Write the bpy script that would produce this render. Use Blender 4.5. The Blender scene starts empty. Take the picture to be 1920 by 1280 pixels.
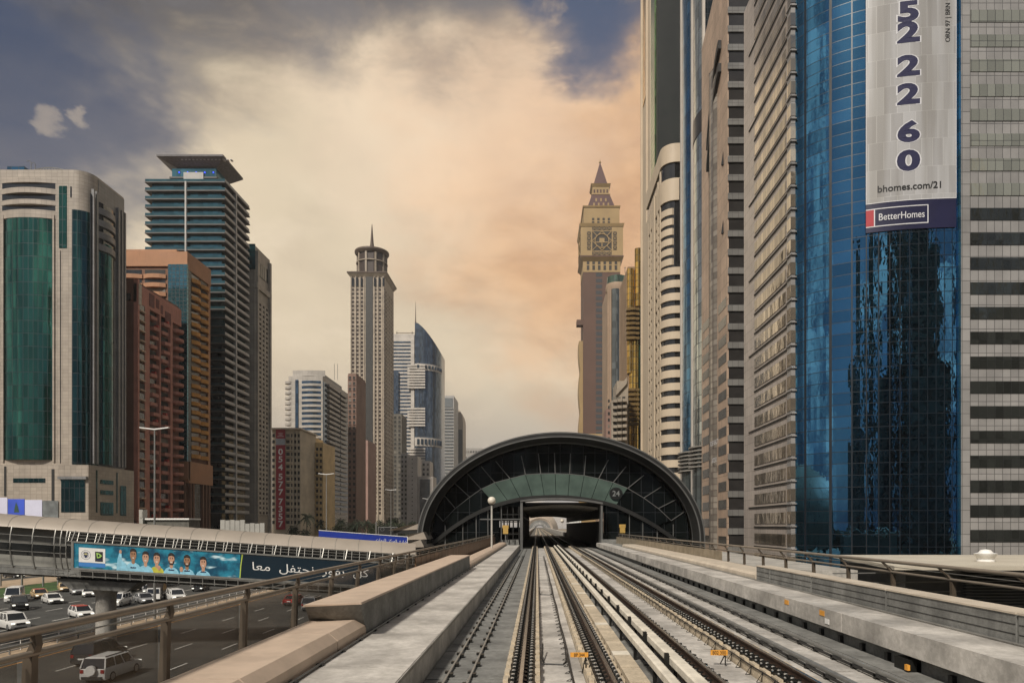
import bpy, bmesh, math, random
from mathutils import Vector, Matrix
R = math.radians
sc = bpy.context.scene
COL = sc.collection
random.seed(7)

# ------------------------------------------------------------------ camera
F = 1280.0; VX = 1007.0; VY = 985.0; GZ = -11.5      # camera at the origin, ground at GZ
cam = bpy.data.objects.new('camera', bpy.data.cameras.new('camera'))
COL.objects.link(cam); sc.camera = cam
cam.location = (0, 0, 0); cam.rotation_euler = (R(90), 0, 0)
cam.data.sensor_width = 36; cam.data.lens = 24
cam.data.shift_x = -(VX-960)/1920; cam.data.shift_y = (VY-640)/1920
cam.data.clip_start = 0.1; cam.data.clip_end = 6000
sc.view_settings.view_transform = 'Standard'; sc.view_settings.look = 'None'
sc.view_settings.exposure = 0.40; sc.view_settings.gamma = 1.0
try: sc.view_settings.use_curve_mapping = False
except Exception: pass
sc.cycles.max_bounces = 6; sc.cycles.diffuse_bounces = 3; sc.cycles.glossy_bounces = 4
sc.cycles.volume_bounces = 0; sc.cycles.transparent_max_bounces = 8
sc.cycles.caustics_reflective = False; sc.cycles.caustics_refractive = False

SUN_EL = 44.0; SUN_AZ = 208.0       # sun bearing from +Y clockwise: behind the camera, to the left
sun = bpy.data.objects.new('sun', bpy.data.lights.new('sun', 'SUN')); COL.objects.link(sun)
sun.data.energy = 3.3; sun.data.angle = R(6); sun.data.color = (1.0, 0.92, 0.81)
sd = Vector((math.sin(R(SUN_AZ))*math.cos(R(SUN_EL)), math.cos(R(SUN_AZ))*math.cos(R(SUN_EL)), math.sin(R(SUN_EL))))
sun.rotation_euler = (-sd).to_track_quat('-Z', 'Y').to_euler()

def s2l(c):
    return tuple(((x/255.0)/12.92 if x/255.0 <= .04045 else ((x/255.0+.055)/1.055)**2.4) for x in c)

class G:                                   # tiny node-graph helper
    def __init__(s, nt): s.nt = nt; s.n = nt.nodes; s.l = nt.links
    def new(s, t, **k):
        x = s.n.new(t)
        for a, b in k.items(): setattr(x, a, b)
        return x
    def put(s, sock, v):
        if v is None: return
        if isinstance(v, bpy.types.NodeSocket): s.l.new(v, sock)
        else:
            if isinstance(v, tuple) and len(v) == 3 and sock.type == 'RGBA': v = v+(1,)
            sock.default_value = v
    def m(s, op, a, b=None, c=None, clamp=False):
        x = s.new('ShaderNodeMath', operation=op); x.use_clamp = clamp
        s.put(x.inputs[0], a); s.put(x.inputs[1], b); s.put(x.inputs[2], c); return x.outputs[0]
    def vm(s, op, a, b=None):
        x = s.new('ShaderNodeVectorMath', operation=op); s.put(x.inputs[0], a); s.put(x.inputs[1], b)
        return x.outputs['Value'] if op in ('DOT_PRODUCT', 'LENGTH', 'DISTANCE') else x.outputs[0]
    def mix(s, f, a, b, t='MIX'):
        x = s.new('ShaderNodeMix', data_type='RGBA', blend_type=t)
        s.put(x.inputs[0], f); s.put(x.inputs[6], a); s.put(x.inputs[7], b); return x.outputs[2]
    def ramp(s, v, a, b, lo=0.0, hi=1.0):
        x = s.new('ShaderNodeMapRange', interpolation_type='SMOOTHSTEP')
        s.put(x.inputs[0], v); s.put(x.inputs[1], a); s.put(x.inputs[2], b); s.put(x.inputs[3], lo); s.put(x.inputs[4], hi)
        return x.outputs[0]
    def noise(s, vec, scale, detail=4, rough=.55, dist=0.0):
        x = s.new('ShaderNodeTexNoise'); s.put(x.inputs['Vector'], vec); x.inputs['Scale'].default_value = scale
        x.inputs['Detail'].default_value = detail; x.inputs['Roughness'].default_value = rough
        x.inputs['Distortion'].default_value = dist; return x
    def comb(s, x, y, z):
        c = s.new('ShaderNodeCombineXYZ'); s.put(c.inputs[0], x); s.put(c.inputs[1], y); s.put(c.inputs[2], z); return c.outputs[0]

# ------------------------------------------------------------------ sky
w = bpy.data.worlds.new('World'); sc.world = w; w.use_nodes = True
g = G(w.node_tree); g.n.clear()
sky = g.new('ShaderNodeTexSky', sky_type='NISHITA'); sky.sun_disc = False
sky.sun_elevation = R(SUN_EL); sky.sun_rotation = R(SUN_AZ); sky.dust_density = 3; sky.air_density = 1.3
tc = g.new('ShaderNodeTexCoord').outputs['Generated']
sep = g.new('ShaderNodeSeparateXYZ'); g.put(sep.inputs[0], tc); dx, dy, dz = sep.outputs
def pdir(px, py): return tuple(Vector(((px-VX)/F, 1, (VY-py)/F)).normalized())
stretched = g.comb(dx, dy, g.m('MULTIPLY', dz, 1.9))
n1 = g.noise(stretched, 2.6, 7, .55, .5).outputs[0]
n2 = g.noise(stretched, 6.5, 8, .6, .3).outputs[0]
n3 = g.noise(g.vm('ADD', stretched, (3.1, 1.7, .4)), 1.5, 6, .5, .4).outputs[0]
warp = g.vm('SCALE', g.vm('SUBTRACT', g.noise(stretched, 4.5, 5, .6).outputs[1], (.5, .5, .5)))
warp.node.inputs['Scale'].default_value = .30
wd = g.vm('NORMALIZE', g.vm('ADD', tc, warp))
wsml = g.vm('SCALE', g.vm('SUBTRACT', g.noise(stretched, 22, 5, .6).outputs[1], (.5, .5, .5)))
wsml.node.inputs['Scale'].default_value = .06
wd2 = g.vm('NORMALIZE', g.vm('ADD', tc, wsml))
def blob(px, py, r_in, r_out, v=None):       # angular radii in degrees
    return g.ramp(g.vm('DOT_PRODUCT', v or wd, pdir(px, py)), math.cos(R(r_out)), math.cos(R(r_in)))
cream = g.mix(g.ramp(dz, .02, .26), s2l((146, 142, 138)), s2l((204, 188, 162)))
c = g.mix(g.m('MULTIPLY', g.ramp(n1, .42, .72), .40), cream, s2l((158, 140, 124)))
c = g.mix(g.m('MULTIPLY', g.ramp(n2, .46, .72), .5), c, s2l((222, 206, 182)))
c = g.mix(g.m('MULTIPLY', blob(1120, 360, 3, 18), .78), c, g.mix(g.ramp(n2, .30, .70), s2l((178, 130, 94)), s2l((214, 166, 120))))
c = g.mix(g.m('MULTIPLY', blob(860, 150, 2, 15), .5), c, s2l((228, 204, 178)))
dyp = g.m('MAXIMUM', dy, .05); U = g.m('DIVIDE', dx, dyp); V = g.m('DIVIDE', dz, dyp)
edge = g.m('SUBTRACT', V, g.m('MULTIPLY_ADD', U, .13, .605+.787*.13))
edge = g.m('ADD', edge, g.m('MULTIPLY', g.m('SUBTRACT', n2, .5), .42)); edge = g.m('ADD', edge, g.m('MULTIPLY', g.m('SUBTRACT', n1, .5), .25))
dark = g.mix(g.ramp(n2, .34, .66), s2l((38, 45, 60)), s2l((92, 92, 98)))
c = g.mix(g.m('MULTIPLY', g.ramp(edge, -.10, .14), .92), c, dark)
bl = g.mix(1.0, sky.outputs[0], (.075, .075, .080), 'MULTIPLY')
bl = g.mix(.85, bl, s2l((30, 48, 78)))
c = g.mix(g.m('MULTIPLY', blob(-70, 190, 5, 11.5), .85), c, bl)
c = g.mix(g.m('MULTIPLY', g.m('MULTIPLY', blob(1120, -30, 2, 7), g.ramp(n2, .38, .52)), .9), c, s2l((58, 76, 104)))
for (px, py, ri, ro) in ((85, 222, .0, .9), (145, 226, .0, .7), (873, 700, .6, 2.2), (1060, 708, .3, 1.5)):
    c = g.mix(g.m('MULTIPLY', blob(px, py, ri, ro, wd2), .28), c, s2l((214, 194, 166)))
back_blue = g.mix(.6, g.mix(1.0, sky.outputs[0], (.05, .05, .05), 'MULTIPLY'), s2l((56, 92, 130)))
back = g.mix(g.ramp(n3, .46, .56), back_blue, g.mix(g.ramp(n2, .38, .62), s2l((104, 112, 126)), s2l((226, 222, 212))))
c = g.mix(g.ramp(dy, .12, -.12), c, g.mix(1.0, back, (.8, .8, .8), 'MULTIPLY'))
bg = g.new('ShaderNodeBackground'); g.put(bg.inputs[0], c); bg.inputs[1].default_value = 1.0
out = g.new('ShaderNodeOutputWorld'); g.l.new(bg.outputs[0], out.inputs[0])
WORLD_BG = bg

# ------------------------------------------------------------------ materials
MATS = {}
def pos(g_):
    return g_.new('ShaderNodeNewGeometry').outputs['Position']
def base_mat(name):
    m = bpy.data.materials.new(name); m.use_nodes = True
    gg = G(m.node_tree); b = gg.n['Principled BSDF']; return m, gg, b
def mat(name, col, rough=.6, metal=0.0, var=.18, scale=1.2, bump=0.0, spec=.5, emit=None, estr=1.0, streak=0.0):
    """plain surface with worn, uneven colour"""
    if name in MATS: return MATS[name]
    m, gg, b = base_mat(name); P = pos(gg)
    n = gg.noise(P, scale, 6, .6).outputs[0]
    dark = tuple(x*(1-var) for x in col); lite = tuple(min(1, x*(1+var)) for x in col)
    c = gg.mix(gg.ramp(n, .3, .7), dark, lite)
    if bump > .2:
        sp_ = gg.noise(P, scale*9, 6, .7).outputs[0]
        c = gg.mix(1.0, c, gg.mix(gg.ramp(sp_, .38, .62), (.84,.84,.83), (1.05,1.05,1.05)), 'MULTIPLY')
        bl_ = gg.noise(P, scale*.45, 5, .65, 1.2).outputs[0]
        c = gg.mix(gg.m('MULTIPLY', gg.ramp(bl_, .52, .72), .28), c, tuple(x*.5 for x in col))
    if streak:
        st = gg.noise(gg.vm('MULTIPLY', P, (1.0, 1.0, .12)), 2.2, 5, .6).outputs[0]
        c = gg.mix(gg.m('MULTIPLY', gg.ramp(st, .52, .72), streak), c, tuple(x*.45 for x in col))
    gg.put(b.inputs['Base Color'], c)
    rn = gg.noise(P, scale*2.3, 3, .6).outputs[0]
    gg.put(b.inputs['Roughness'], gg.m('MULTIPLY_ADD', rn, .3*rough, .85*rough))
    b.inputs['Metallic'].default_value = metal; b.inputs['Specular IOR Level'].default_value = spec
    if bump:
        bn = gg.new('ShaderNodeBump'); bn.inputs['Strength'].default_value = bump; bn.inputs['Distance'].default_value = .02
        gg.put(bn.inputs['Height'], gg.noise(P, scale*18, 4, .6).outputs[0]); gg.put(b.inputs['Normal'], bn.outputs[0])
    if emit: b.inputs['Emission Color'].default_value = emit+(1,); b.inputs['Emission Strength'].default_value = estr
    MATS[name] = m; return m
def wall_uv(gg):
    sp = gg.new('ShaderNodeSeparateXYZ'); gg.put(sp.inputs[0], pos(gg))
    return gg.comb(gg.m('ADD', sp.outputs[0], sp.outputs[1]), gg.m('ADD', sp.outputs[2], 500.0), 0.0), sp
def brick(gg, uv, w_, h_, mortar, c1, c2, cm, off=0.0):
    t = gg.new('ShaderNodeTexBrick'); t.offset = off; t.squash = 1.0
    gg.put(t.inputs['Vector'], uv); gg.put(t.inputs['Color1'], c1); gg.put(t.inputs['Color2'], c2); gg.put(t.inputs['Mortar'], cm)
    t.inputs['Scale'].default_value = 1.0; t.inputs['Mortar Size'].default_value = mortar; t.inputs['Mortar Smooth'].default_value = .1
    t.inputs['Brick Width'].default_value = w_; t.inputs['Row Height'].default_value = h_; t.inputs['Bias'].default_value = 0.0
    return t
def panel_mat(name, col, w_=1.2, h_=.8, joint=.02, rough=.45, var=.10, jd=.45, spec=.5, streak=.25):
    """cladding panels with joints, each panel a touch different"""
    if name in MATS: return MATS[name]
    m, gg, b = base_mat(name); uv, sp = wall_uv(gg)
    t = brick(gg, uv, w_, h_, joint, tuple(x*(1-var) for x in col), tuple(min(1, x*(1+var)) for x in col), tuple(x*jd for x in col))
    n = gg.noise(pos(gg), .15, 5, .6).outputs[0]
    c = gg.mix(gg.ramp(n, .3, .7), tuple([.82]*3), tuple([1.08]*3)); c = gg.mix(1.0, t.outputs[0], c, 'MULTIPLY')
    if streak:
        st = gg.noise(gg.vm('MULTIPLY', pos(gg), (1., 1., .06)), 1.6, 5, .65).outputs[0]
        c = gg.mix(gg.m('MULTIPLY', gg.ramp(st, .5, .75), streak), c, tuple(x*.45 for x in col))
    gg.put(b.inputs['Base Color'], c); b.inputs['Roughness'].default_value = rough; b.inputs['Specular IOR Level'].default_value = spec
    bn = gg.new('ShaderNodeBump'); bn.inputs['Strength'].default_value = .5; bn.inputs['Distance'].default_value = .03; bn.invert = True
    gg.put(bn.inputs['Height'], t.outputs[1]); gg.put(b.inputs['Normal'], bn.outputs[0])
    MATS[name] = m; return m
def glass_mat(name, col, w_=1.5, h_=1.8, joint=.05, metal=.85, rough=.04, wave=.5, jcol=(.01, .012, .015), var=.35, dist=.05, off=0.0):
    """reflective tinted curtain wall: grid joints, panes each tilted and bowed a little"""
    if name in MATS: return MATS[name]
    m, gg, b = base_mat(name); uv, sp = wall_uv(gg)
    t = brick(gg, uv, w_, h_, joint, tuple(x*(1-var) for x in col), tuple(min(1, x*(1+var)) for x in col), jcol, off)
    gg.put(b.inputs['Base Color'], t.outputs[0])
    gg.put(b.inputs['Metallic'], gg.m('MULTIPLY', gg.m('SUBTRACT', 1.0, t.outputs[1]), metal))
    gg.put(b.inputs['Roughness'], gg.m('MULTIPLY_ADD', t.outputs[1], .4, rough))
    tn = brick(gg, uv, w_, h_, 0.0, (0, 0, 0), (1, 1, 1), (0, 0, 0), off)
    bn = gg.new('ShaderNodeBump'); bn.inputs['Strength'].default_value = wave; bn.inputs['Distance'].default_value = dist
    n = gg.noise(gg.vm('MULTIPLY', pos(gg), (1., 1., .55)), .45, 3, .5).outputs[0]
    gg.put(bn.inputs['Height'], n); gg.put(b.inputs['Normal'], bn.outputs[0])
    MATS[name] = m; return m

# ------------------------------------------------------------------ mesh builder
def chain_offset(o):
    v = Vector((0, 0, 0))
    while o is not None: v += o.location; o = o.parent
    return v
class MB:
    def __init__(s): s.v = []; s.f = []; s.mi = []; s.cur = 0
    def add(s, vs, fs):
        k = len(s.v); s.v += [tuple(p) for p in vs]; s.f += [tuple(i+k for i in f) for f in fs]; s.mi += [s.cur]*len(fs); return s
    def box(s, x0, x1, y0, y1, z0, z1):
        return s.add([(x0,y0,z0),(x1,y0,z0),(x1,y1,z0),(x0,y1,z0),(x0,y0,z1),(x1,y0,z1),(x1,y1,z1),(x0,y1,z1)],
                     [(0,3,2,1),(4,5,6,7),(0,1,5,4),(1,2,6,5),(2,3,7,6),(3,0,4,7)])
    def hexa(s, p):   # 8 arbitrary corners, bottom 4 then top 4
        return s.add(p, [(0,3,2,1),(4,5,6,7),(0,1,5,4),(1,2,6,5),(2,3,7,6),(3,0,4,7)])
    def prism(s, poly, z0, z1):      # vertical extrusion of an (x,y) polygon
        n = len(poly)
        return s.add([(x,y,z0) for x,y in poly]+[(x,y,z1) for x,y in poly],
                     [tuple(range(n-1,-1,-1)), tuple(range(n,2*n))]+[(i,(i+1)%n,n+(i+1)%n,n+i) for i in range(n)])
    def loft(s, rings, close=True, caps=True):
        n = len(rings[0]); k = len(rings); vs = [p for r in rings for p in r]; fs = []
        for a in range(k-1):
            for i in range(n if close else n-1):
                j = (i+1) % n; fs.append((a*n+i, a*n+j, (a+1)*n+j, (a+1)*n+i))
        if caps and close: fs += [tuple(range(n-1,-1,-1)), tuple(range((k-1)*n, k*n))]
        return s.add(vs, fs)
    def alongY(s, prof, y0, y1):     # extrude an (x,z) profile along the track
        return s.loft([[(x,y0,z) for x,z in prof], [(x,y1,z) for x,z in prof]])
    def tube(s, pts, r, n=8, r1=None):
        pts = [Vector(p) for p in pts]; rings = []; r1 = r if r1 is None else r1
        for i, p in enumerate(pts):
            t = (pts[min(i+1,len(pts)-1)]-pts[max(i-1,0)]).normalized()
            a = t.cross(Vector((0,0,1)));
            if a.length < 1e-3: a = t.cross(Vector((0,1,0)))
            a.normalize(); b = t.cross(a); rr = r+(r1-r)*i/max(1,len(pts)-1)
            rings.append([tuple(p+a*rr*math.cos(2*math.pi*k/n)+b*rr*math.sin(2*math.pi*k/n)) for k in range(n)])
        return s.loft(rings)
    def bar(s, a, b, wx, wz=None):   # square bar between two points
        wz = wz or wx; a = Vector(a); b = Vector(b); t = (b-a).normalized()
        u = t.cross(Vector((0,0,1)));
        if u.length < 1e-3: u = Vector((1,0,0))
        u.normalize(); v = t.cross(u)
        q = [(-1,-1),(1,-1),(1,1),(-1,1)]
        return s.loft([[tuple(p+u*wx/2*i+v*wz/2*j) for i,j in q] for p in (a,b)])
    def lathe(s, c, prof, n=20, a0=0, a1=2*math.pi):    # (r,z) profile about a vertical axis
        full = abs(a1-a0-2*math.pi) < 1e-6; m = n if full else n+1; rings = []
        for r, z in prof:
            rings.append([(c[0]+r*math.cos(a0+(a1-a0)*i/n), c[1]+r*math.sin(a0+(a1-a0)*i/n), c[2]+z) for i in range(m)])
        return s.loft(rings)
    def sphere(s, c, r, n=14):
        return s.lathe(c, [(max(1e-3, r*math.sin(math.pi*i/n)), -r*math.cos(math.pi*i/n)) for i in range(n+1)], n)
    def build(s, name, m, parent=None, smooth=False, stuff=False, local=False, recalc=True, label=None):
        me = bpy.data.meshes.new(name)
        off = Vector((0,0,0)) if local else chain_offset(parent)
        me.from_pydata([(x-off.x, y-off.y, z-off.z) for x,y,z in s.v], [], s.f)
        for mm in (m if isinstance(m, (list, tuple)) else [m]): me.materials.append(mm)
        if any(s.mi): me.polygons.foreach_set('material_index', s.mi)
        if recalc:
            bm = bmesh.new(); bm.from_mesh(me); bmesh.ops.recalc_face_normals(bm, faces=bm.faces); bm.to_mesh(me); bm.free()
        if smooth:
            me.polygons.foreach_set('use_smooth', [True]*len(me.polygons))
            try: me.set_sharp_from_angle(angle=R(35))
            except Exception: pass
        o = bpy.data.objects.new(name, me); COL.objects.link(o)
        if parent: o.parent = parent
        if stuff: o['kind'] = 'stuff'
        if label: o['label'] = label
        return o
def top(name, label, cat, loc=(0,0,0), rz=0, group=None):
    o = bpy.data.objects.new(name, None); o.empty_display_size = .3; COL.objects.link(o); o.location = loc; o.rotation_euler = (0,0,rz)
    o['label'] = label; o['category'] = cat
    if group: o['group'] = group
    return o
def tag(o, label, cat, group=None):
    o['label'] = label; o['category'] = cat
    if group: o['group'] = group
    return o
def struct(o): o['kind'] = 'structure'; return o
VR = random.Random(5)
def emit(root, name, items, m, cap=100, smooth=False):
    """items: list of MB, each one countable part; beyond the cap the farthest go into one stuff part"""
    def dist(mb): x, y, z = mb.v[0]; return x*x+y*y+z*z
    def vis(mb): x, y, z = mb.v[0]; return 0 if z < 985/F*y*1.02 else 1
    items = sorted(items, key=lambda q: (vis(q), dist(q)))
    vary = 'window' in name and m in (MATS.get('dark_window'), MATS.get('dark_recess'))
    ms = [m, mat('window_dusk', (.035,.036,.036), .2, 0, .3, .5, spec=.7), mat('window_blind', (.15,.135,.11), .5, 0, .2, .5), MATS['dark_recess']] if vary else [m]
    def pick():
        r_ = VR.random(); return 0 if r_ < .55 or not vary else (1 if r_ < .75 else (2 if r_ < .87 else 3))
    for mb in items[:cap]: mb.build(name, ms[pick()], root, smooth)
    if len(items) > cap:
        r = MB()
        for mb in items[cap:]: r.cur = pick(); r.add(mb.v, mb.f)
        r.build(name, ms, root, smooth, stuff=True)

# ------------------------------------------------------------------ facade frames
class Face:      # u runs along the wall, d stands out of it towards the viewer's side, z up
    def __init__(s, kind, at, sign=1): s.k = kind; s.at = at; s.s = sign
    def p(s, u, d, z):
        return (u, s.at-d, z) if s.k == 'f' else (s.at+s.s*d, u, z)
    def box(s, mb, u0, u1, d0, d1, z0, z1):
        return mb.hexa([s.p(u0,d0,z0), s.p(u1,d0,z0), s.p(u1,d1,z0), s.p(u0,d1,z0), s.p(u0,d0,z1), s.p(u1,d0,z1), s.p(u1,d1,z1), s.p(u0,d1,z1)])
    def poly(s, mb, pts, z0, z1):    # pts in (u,d)
        n = len(pts); return mb.loft([[s.p(u,d,z) for u,d in pts] for z in (z0,z1)])
    def arc(s, mb, u0, u1, sag, z0, z1, d0=0.0, n=8):
        pts = [(u0+(u1-u0)*i/n, d0+sag*(1-(2*i/n-1)**2)) for i in range(n+1)]
        pts = [(u0,d0-.3)]+pts+[(u1,d0-.3)]; return s.poly(mb, pts, z0, z1)
def front(D): return Face('f', D)
def sideL(X): return Face('s', X, 1)      # street face of a tower left of the road
def sideR(X): return Face('s', X, -1)
def PX(px, D): return (px-VX)*D/F
def PZ(py, D): return (VY-py)*D/F
def DX(px, X): return X*F/(px-VX)
XL = -120.0; XR = 42.0
def DL(px): return DX(px, XL)
def DR(px): return DX(px, XR)

def grid(fc, wall, wins, u0, u1, z0, z1, nf, cols, wf=.6, hf=.5, out=.35, mull=False, glass_d=.02):
    """piers and spandrels stand out of the core; one glass pane per opening goes into wins"""
    fh = (z1-z0)/nf; cw = (u1-u0)/cols
    for i in range(nf+1):
        zb = z0+i*fh-fh*(1-hf)/2; zt = zb+fh*(1-hf)
        fc.box(wall, u0, u1, 0, out, max(zb, z0), min(zt, z1))
    for j in range(cols+1):
        a = u0+j*cw-cw*(1-wf)/2; b = a+cw*(1-wf)
        fc.box(wall, max(a,u0), min(b,u1), 0, out+.04, z0, z1)
    for i in range(nf):
        for j in range(cols):
            q = MB(); a = u0+(j+.5)*cw; zc = z0+(i+.5)*fh
            fc.box(q, a-cw*wf/2+.01, a+cw*wf/2-.01, 0, glass_d+.03, zc-fh*hf/2+.01, zc+fh*hf/2-.01)
            wins.append(q)
            if mull:
                fc.box(wall, a-.06, a+.06, 0, .12, zc-fh*hf/2, zc+fh*hf/2)

# ------------------------------------------------------------------ text
_TX = {}
def text2d(s, size, font_scale_x=1.0, bold=0.0):
    key = (s, bold)
    if key not in _TX:
        cu = bpy.data.curves.new('lettering', 'FONT'); cu.body = s; cu.size = 1.0; cu.align_x = 'CENTER'; cu.offset = bold; cu.resolution_u = 4
        o = bpy.data.objects.new('lettering', cu); COL.objects.link(o)
        bpy.context.view_layer.update()
        me = bpy.data.meshes.new_from_object(o.evaluated_get(bpy.context.evaluated_depsgraph_get()))
        _TX[key] = ([(v.co.x, v.co.y) for v in me.vertices], [tuple(p.vertices) for p in me.polygons])
        bpy.data.objects.remove(o); bpy.data.curves.remove(cu); bpy.data.meshes.remove(me)
    vs, fs = _TX[key]
    return [(x*size*font_scale_x, y*size) for x,y in vs], fs
def letter(mb, s, size, fn, sx=1.0, bold=0.0):
    vs, fs = text2d(s, size, sx, bold); return mb.add([fn(x,y) for x,y in vs], fs)

# ================================================================== materials used across the place
conc = mat('concrete_pale', (.38,.36,.325), .75, var=.22, scale=.9, bump=.25, streak=.35)
conc_walk = mat('concrete_walkway', (.46,.435,.40), .55, var=.34, scale=.7, bump=.3, streak=.2)
conc_grey = mat('concrete_grey', (.185,.185,.175), .8, var=.3, scale=1.1, bump=.35, streak=.5)
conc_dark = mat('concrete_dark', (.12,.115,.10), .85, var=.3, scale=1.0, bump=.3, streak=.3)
cope = mat('coping_sand', (.50,.39,.30), .55, var=.12, scale=1.5, bump=.12)
cope_r = mat('coping_cream', (.52,.45,.36), .55, var=.12, scale=1.5, bump=.12)
plinth_m = mat('plinth_sand', (.50,.42,.31), .7, var=.2, scale=2, bump=.3)
beam_m = mat('beam_ivory', (.66,.61,.51), .55, var=.16, scale=2.5, bump=.15)
rust = mat('rail_rust', (.075,.048,.036), .55, .5, .3, 3)
steel = mat('rail_steel', (.55,.53,.50), .22, .95, .1, 3)
iron = mat('fastener_iron', (.022,.022,.020), .45, .5, .3, 8)
zinc = mat('bolt_zinc', (.75,.74,.70), .35, .6, .1, 5)
rail_paint = mat('railing_bronze', (.24,.205,.165), .38, .25, .12, 2)
post_paint = mat('railing_post', (.09,.07,.05), .5, .2, .15, 2)
black = mat('black_rubber', (.012,.012,.012), .5, 0, .2, 5)
galv = mat('galvanised', (.30,.30,.285), .4, .6, .15, 3)
orange = mat('plate_orange', (.72,.33,.05), .5, 0, .1, 6)
ink = mat('sign_ink', (.05,.03,.015), .6, 0, .05, 3)
white_p = mat('white_paint', (.78,.77,.74), .35, 0, .06, 3)
asphalt = mat('asphalt', (.050,.050,.046), .8, 0, .25, .35, bump=.4)
asphalt2 = mat('asphalt_worn', (.062,.059,.052), .8, 0, .3, .25, bump=.4)
grass = mat('lawn', (.035,.075,.014), .9, 0, .45, .5, bump=.8)
soil = mat('sand_ground', (.22,.18,.13), .9, 0, .3, .08, bump=.3)
paving = mat('paving_sand', (.36,.27,.18), .8, 0, .2, .6, bump=.2)
line_w = mat('road_line', (.62,.60,.55), .7, 0, .25, 2)
line_y = mat('road_line_amber', (.52,.24,.05), .7, 0, .25, 2)

# ================================================================== ground and roads
b = MB(); b.box(-1500, 1500, -500, 2500, GZ-2, GZ); struct(b.build('ground', soil))
b = MB(); b.box(-45.2, -9, -300, 1400, GZ+.0, GZ+.004); struct(b.build('road', asphalt2))
b = MB(); b.box(-84, -47.6, -300, 1400, GZ+.0, GZ+.004); struct(b.build('road', asphalt))
b = MB(); b.box(12, 38, -300, 1400, GZ+.0, GZ+.004); struct(b.build('road', asphalt))
b = MB(); b.box(-116, -110, -300, 1400, GZ+.0, GZ+.004); struct(b.build('road', asphalt))
b = MB(); b.box(-47.6, -45.2, -300, 1400, GZ, GZ+.16); struct(b.build('median', paving))
b = MB(); b.box(-110, -98, 90, 1400, GZ, GZ+.14); struct(b.build('pavement', paving))
b = MB(); b.add([(-98,60,GZ+.10),(-84.4,60,GZ+.10),(-84.4,128,GZ+.10),(-98,150,GZ+.10)], [(0,1,2,3)])
gl = b.build('lawn', grass); struct(gl)
b = MB(); b.add([(-98,158,GZ+.10),(-84.4,136,GZ+.10),(-84.4,400,GZ+.10),(-98,400,GZ+.10)], [(0,1,2,3)])
struct(b.build('lawn', grass))
b = MB(); b.add([(-98,150,GZ+.108),(-84.4,128,GZ+.108),(-84.4,136,GZ+.108),(-98,158,GZ+.108)], [(0,1,2,3)])
struct(b.build('path', paving))
b = MB(); b.box(-84.4, -84, 40, 400, GZ, GZ+.16); struct(b.build('kerb', conc))
b = MB()
for k in range(150):
    x = -98+13*k/150; y = 150-22*k/150-1.2+random.uniform(-.15,.15)
    b.box(x-.12, x+.12, y-.5, y+.5, GZ+.1, GZ+.8+random.uniform(-.12,.15))
hd = mat('hedge_leaf', (.022,.045,.012), .9, 0, .5, 3, bump=1.0)
tag(b.build('hedge', hd), 'low clipped dark green hedge beside the sandy path on the lawn', 'hedge')
# markings: dashes follow the lanes
b = MB()
for lane in (2.55, 2.93, 3.31):
    X = -lane*11.5; y = -60
    while y < 700: b.box(X-.09, X+.09, y, y+3.2, GZ+.008, GZ+.012); y += 9.5
struct(b.build('lane_markings', line_w))
b = MB(); b.box(-43.6, -43.4, -60, 900, GZ+.008, GZ+.012); b.box(-12.3,-12.1,-60,900,GZ+.008,GZ+.012); struct(b.build('edge_line', line_y))
b = MB()
for X in (-54.8, -58.6, -62.4, -66.2, -70, -73.8):
    y = -60
    while y < 700: b.box(X-.09, X+.09, y, y+3.2, GZ+.008, GZ+.012); y += 9.5
struct(b.build('lane_markings', line_w))
# guard rail on the median
gr = top('guard_rail', 'galvanised guard rail running along the median between the two carriageways', 'guard rail', (-46.4,0,GZ))
b = MB(); b.alongY([(-46.3,GZ+.62),(-46.22,GZ+.72),(-46.3,GZ+.78),(-46.22,GZ+.86),(-46.3,GZ+.95),(-46.36,GZ+.95),(-46.30,GZ+.78),(-46.36,GZ+.62)], 20, 320); b.build('beam', galv, gr)
ps = []
for k in range(100):
    q = MB(); q.box(-46.45,-46.36, 24+k*3, 24.1+k*3, GZ+.16, GZ+.95); ps.append(q)
emit(gr, 'post', ps, galv)
fr = top('pedestrian_fence', 'thin white railing along the far edge of the median', 'fence', (-47.3,0,GZ))
b = MB()
for z in (1.0, .35): b.bar((-47.3,20,GZ+z), (-47.3,260,GZ+z), .05)
b.build('rail', white_p, fr)
ps = []
for k in range(96):
    q = MB(); q.box(-47.33,-47.27, 20+k*2.5, 20.06+k*2.5, GZ+.16, GZ+1.05); ps.append(q)
emit(fr, 'post', ps, white_p)

# ================================================================== viaduct: deck, walkways, copings
va = top('viaduct', 'pale concrete metro viaduct carrying two tracks, with raised walkways on both sides', 'viaduct', (2.5,0,GZ))
DZ = -2.75; SY = 80.0; SE = 178.0; FY = 765.0
b = MB()
b.alongY([(-5.2,-2.95),(9.4,-2.95),(9.4,-3.25),(5.5,-4.0),(4.4,-5.4),(.6,-5.4),(-.6,-4.0),(-5.2,-3.25)], -14, 900)
b.build('box_girder', conc_grey, va)
ps = []
for y in list(range(-10, 80, 30))+list(range(200, 900, 34)):
    q = MB(); q.lathe((2.5,y,GZ), [(1.1,0),(1.1,3.0),(1.5,5.2),(2.2,6.2)], 20); ps.append(q)
emit(va, 'pier', ps, conc_grey, smooth=True)
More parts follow.
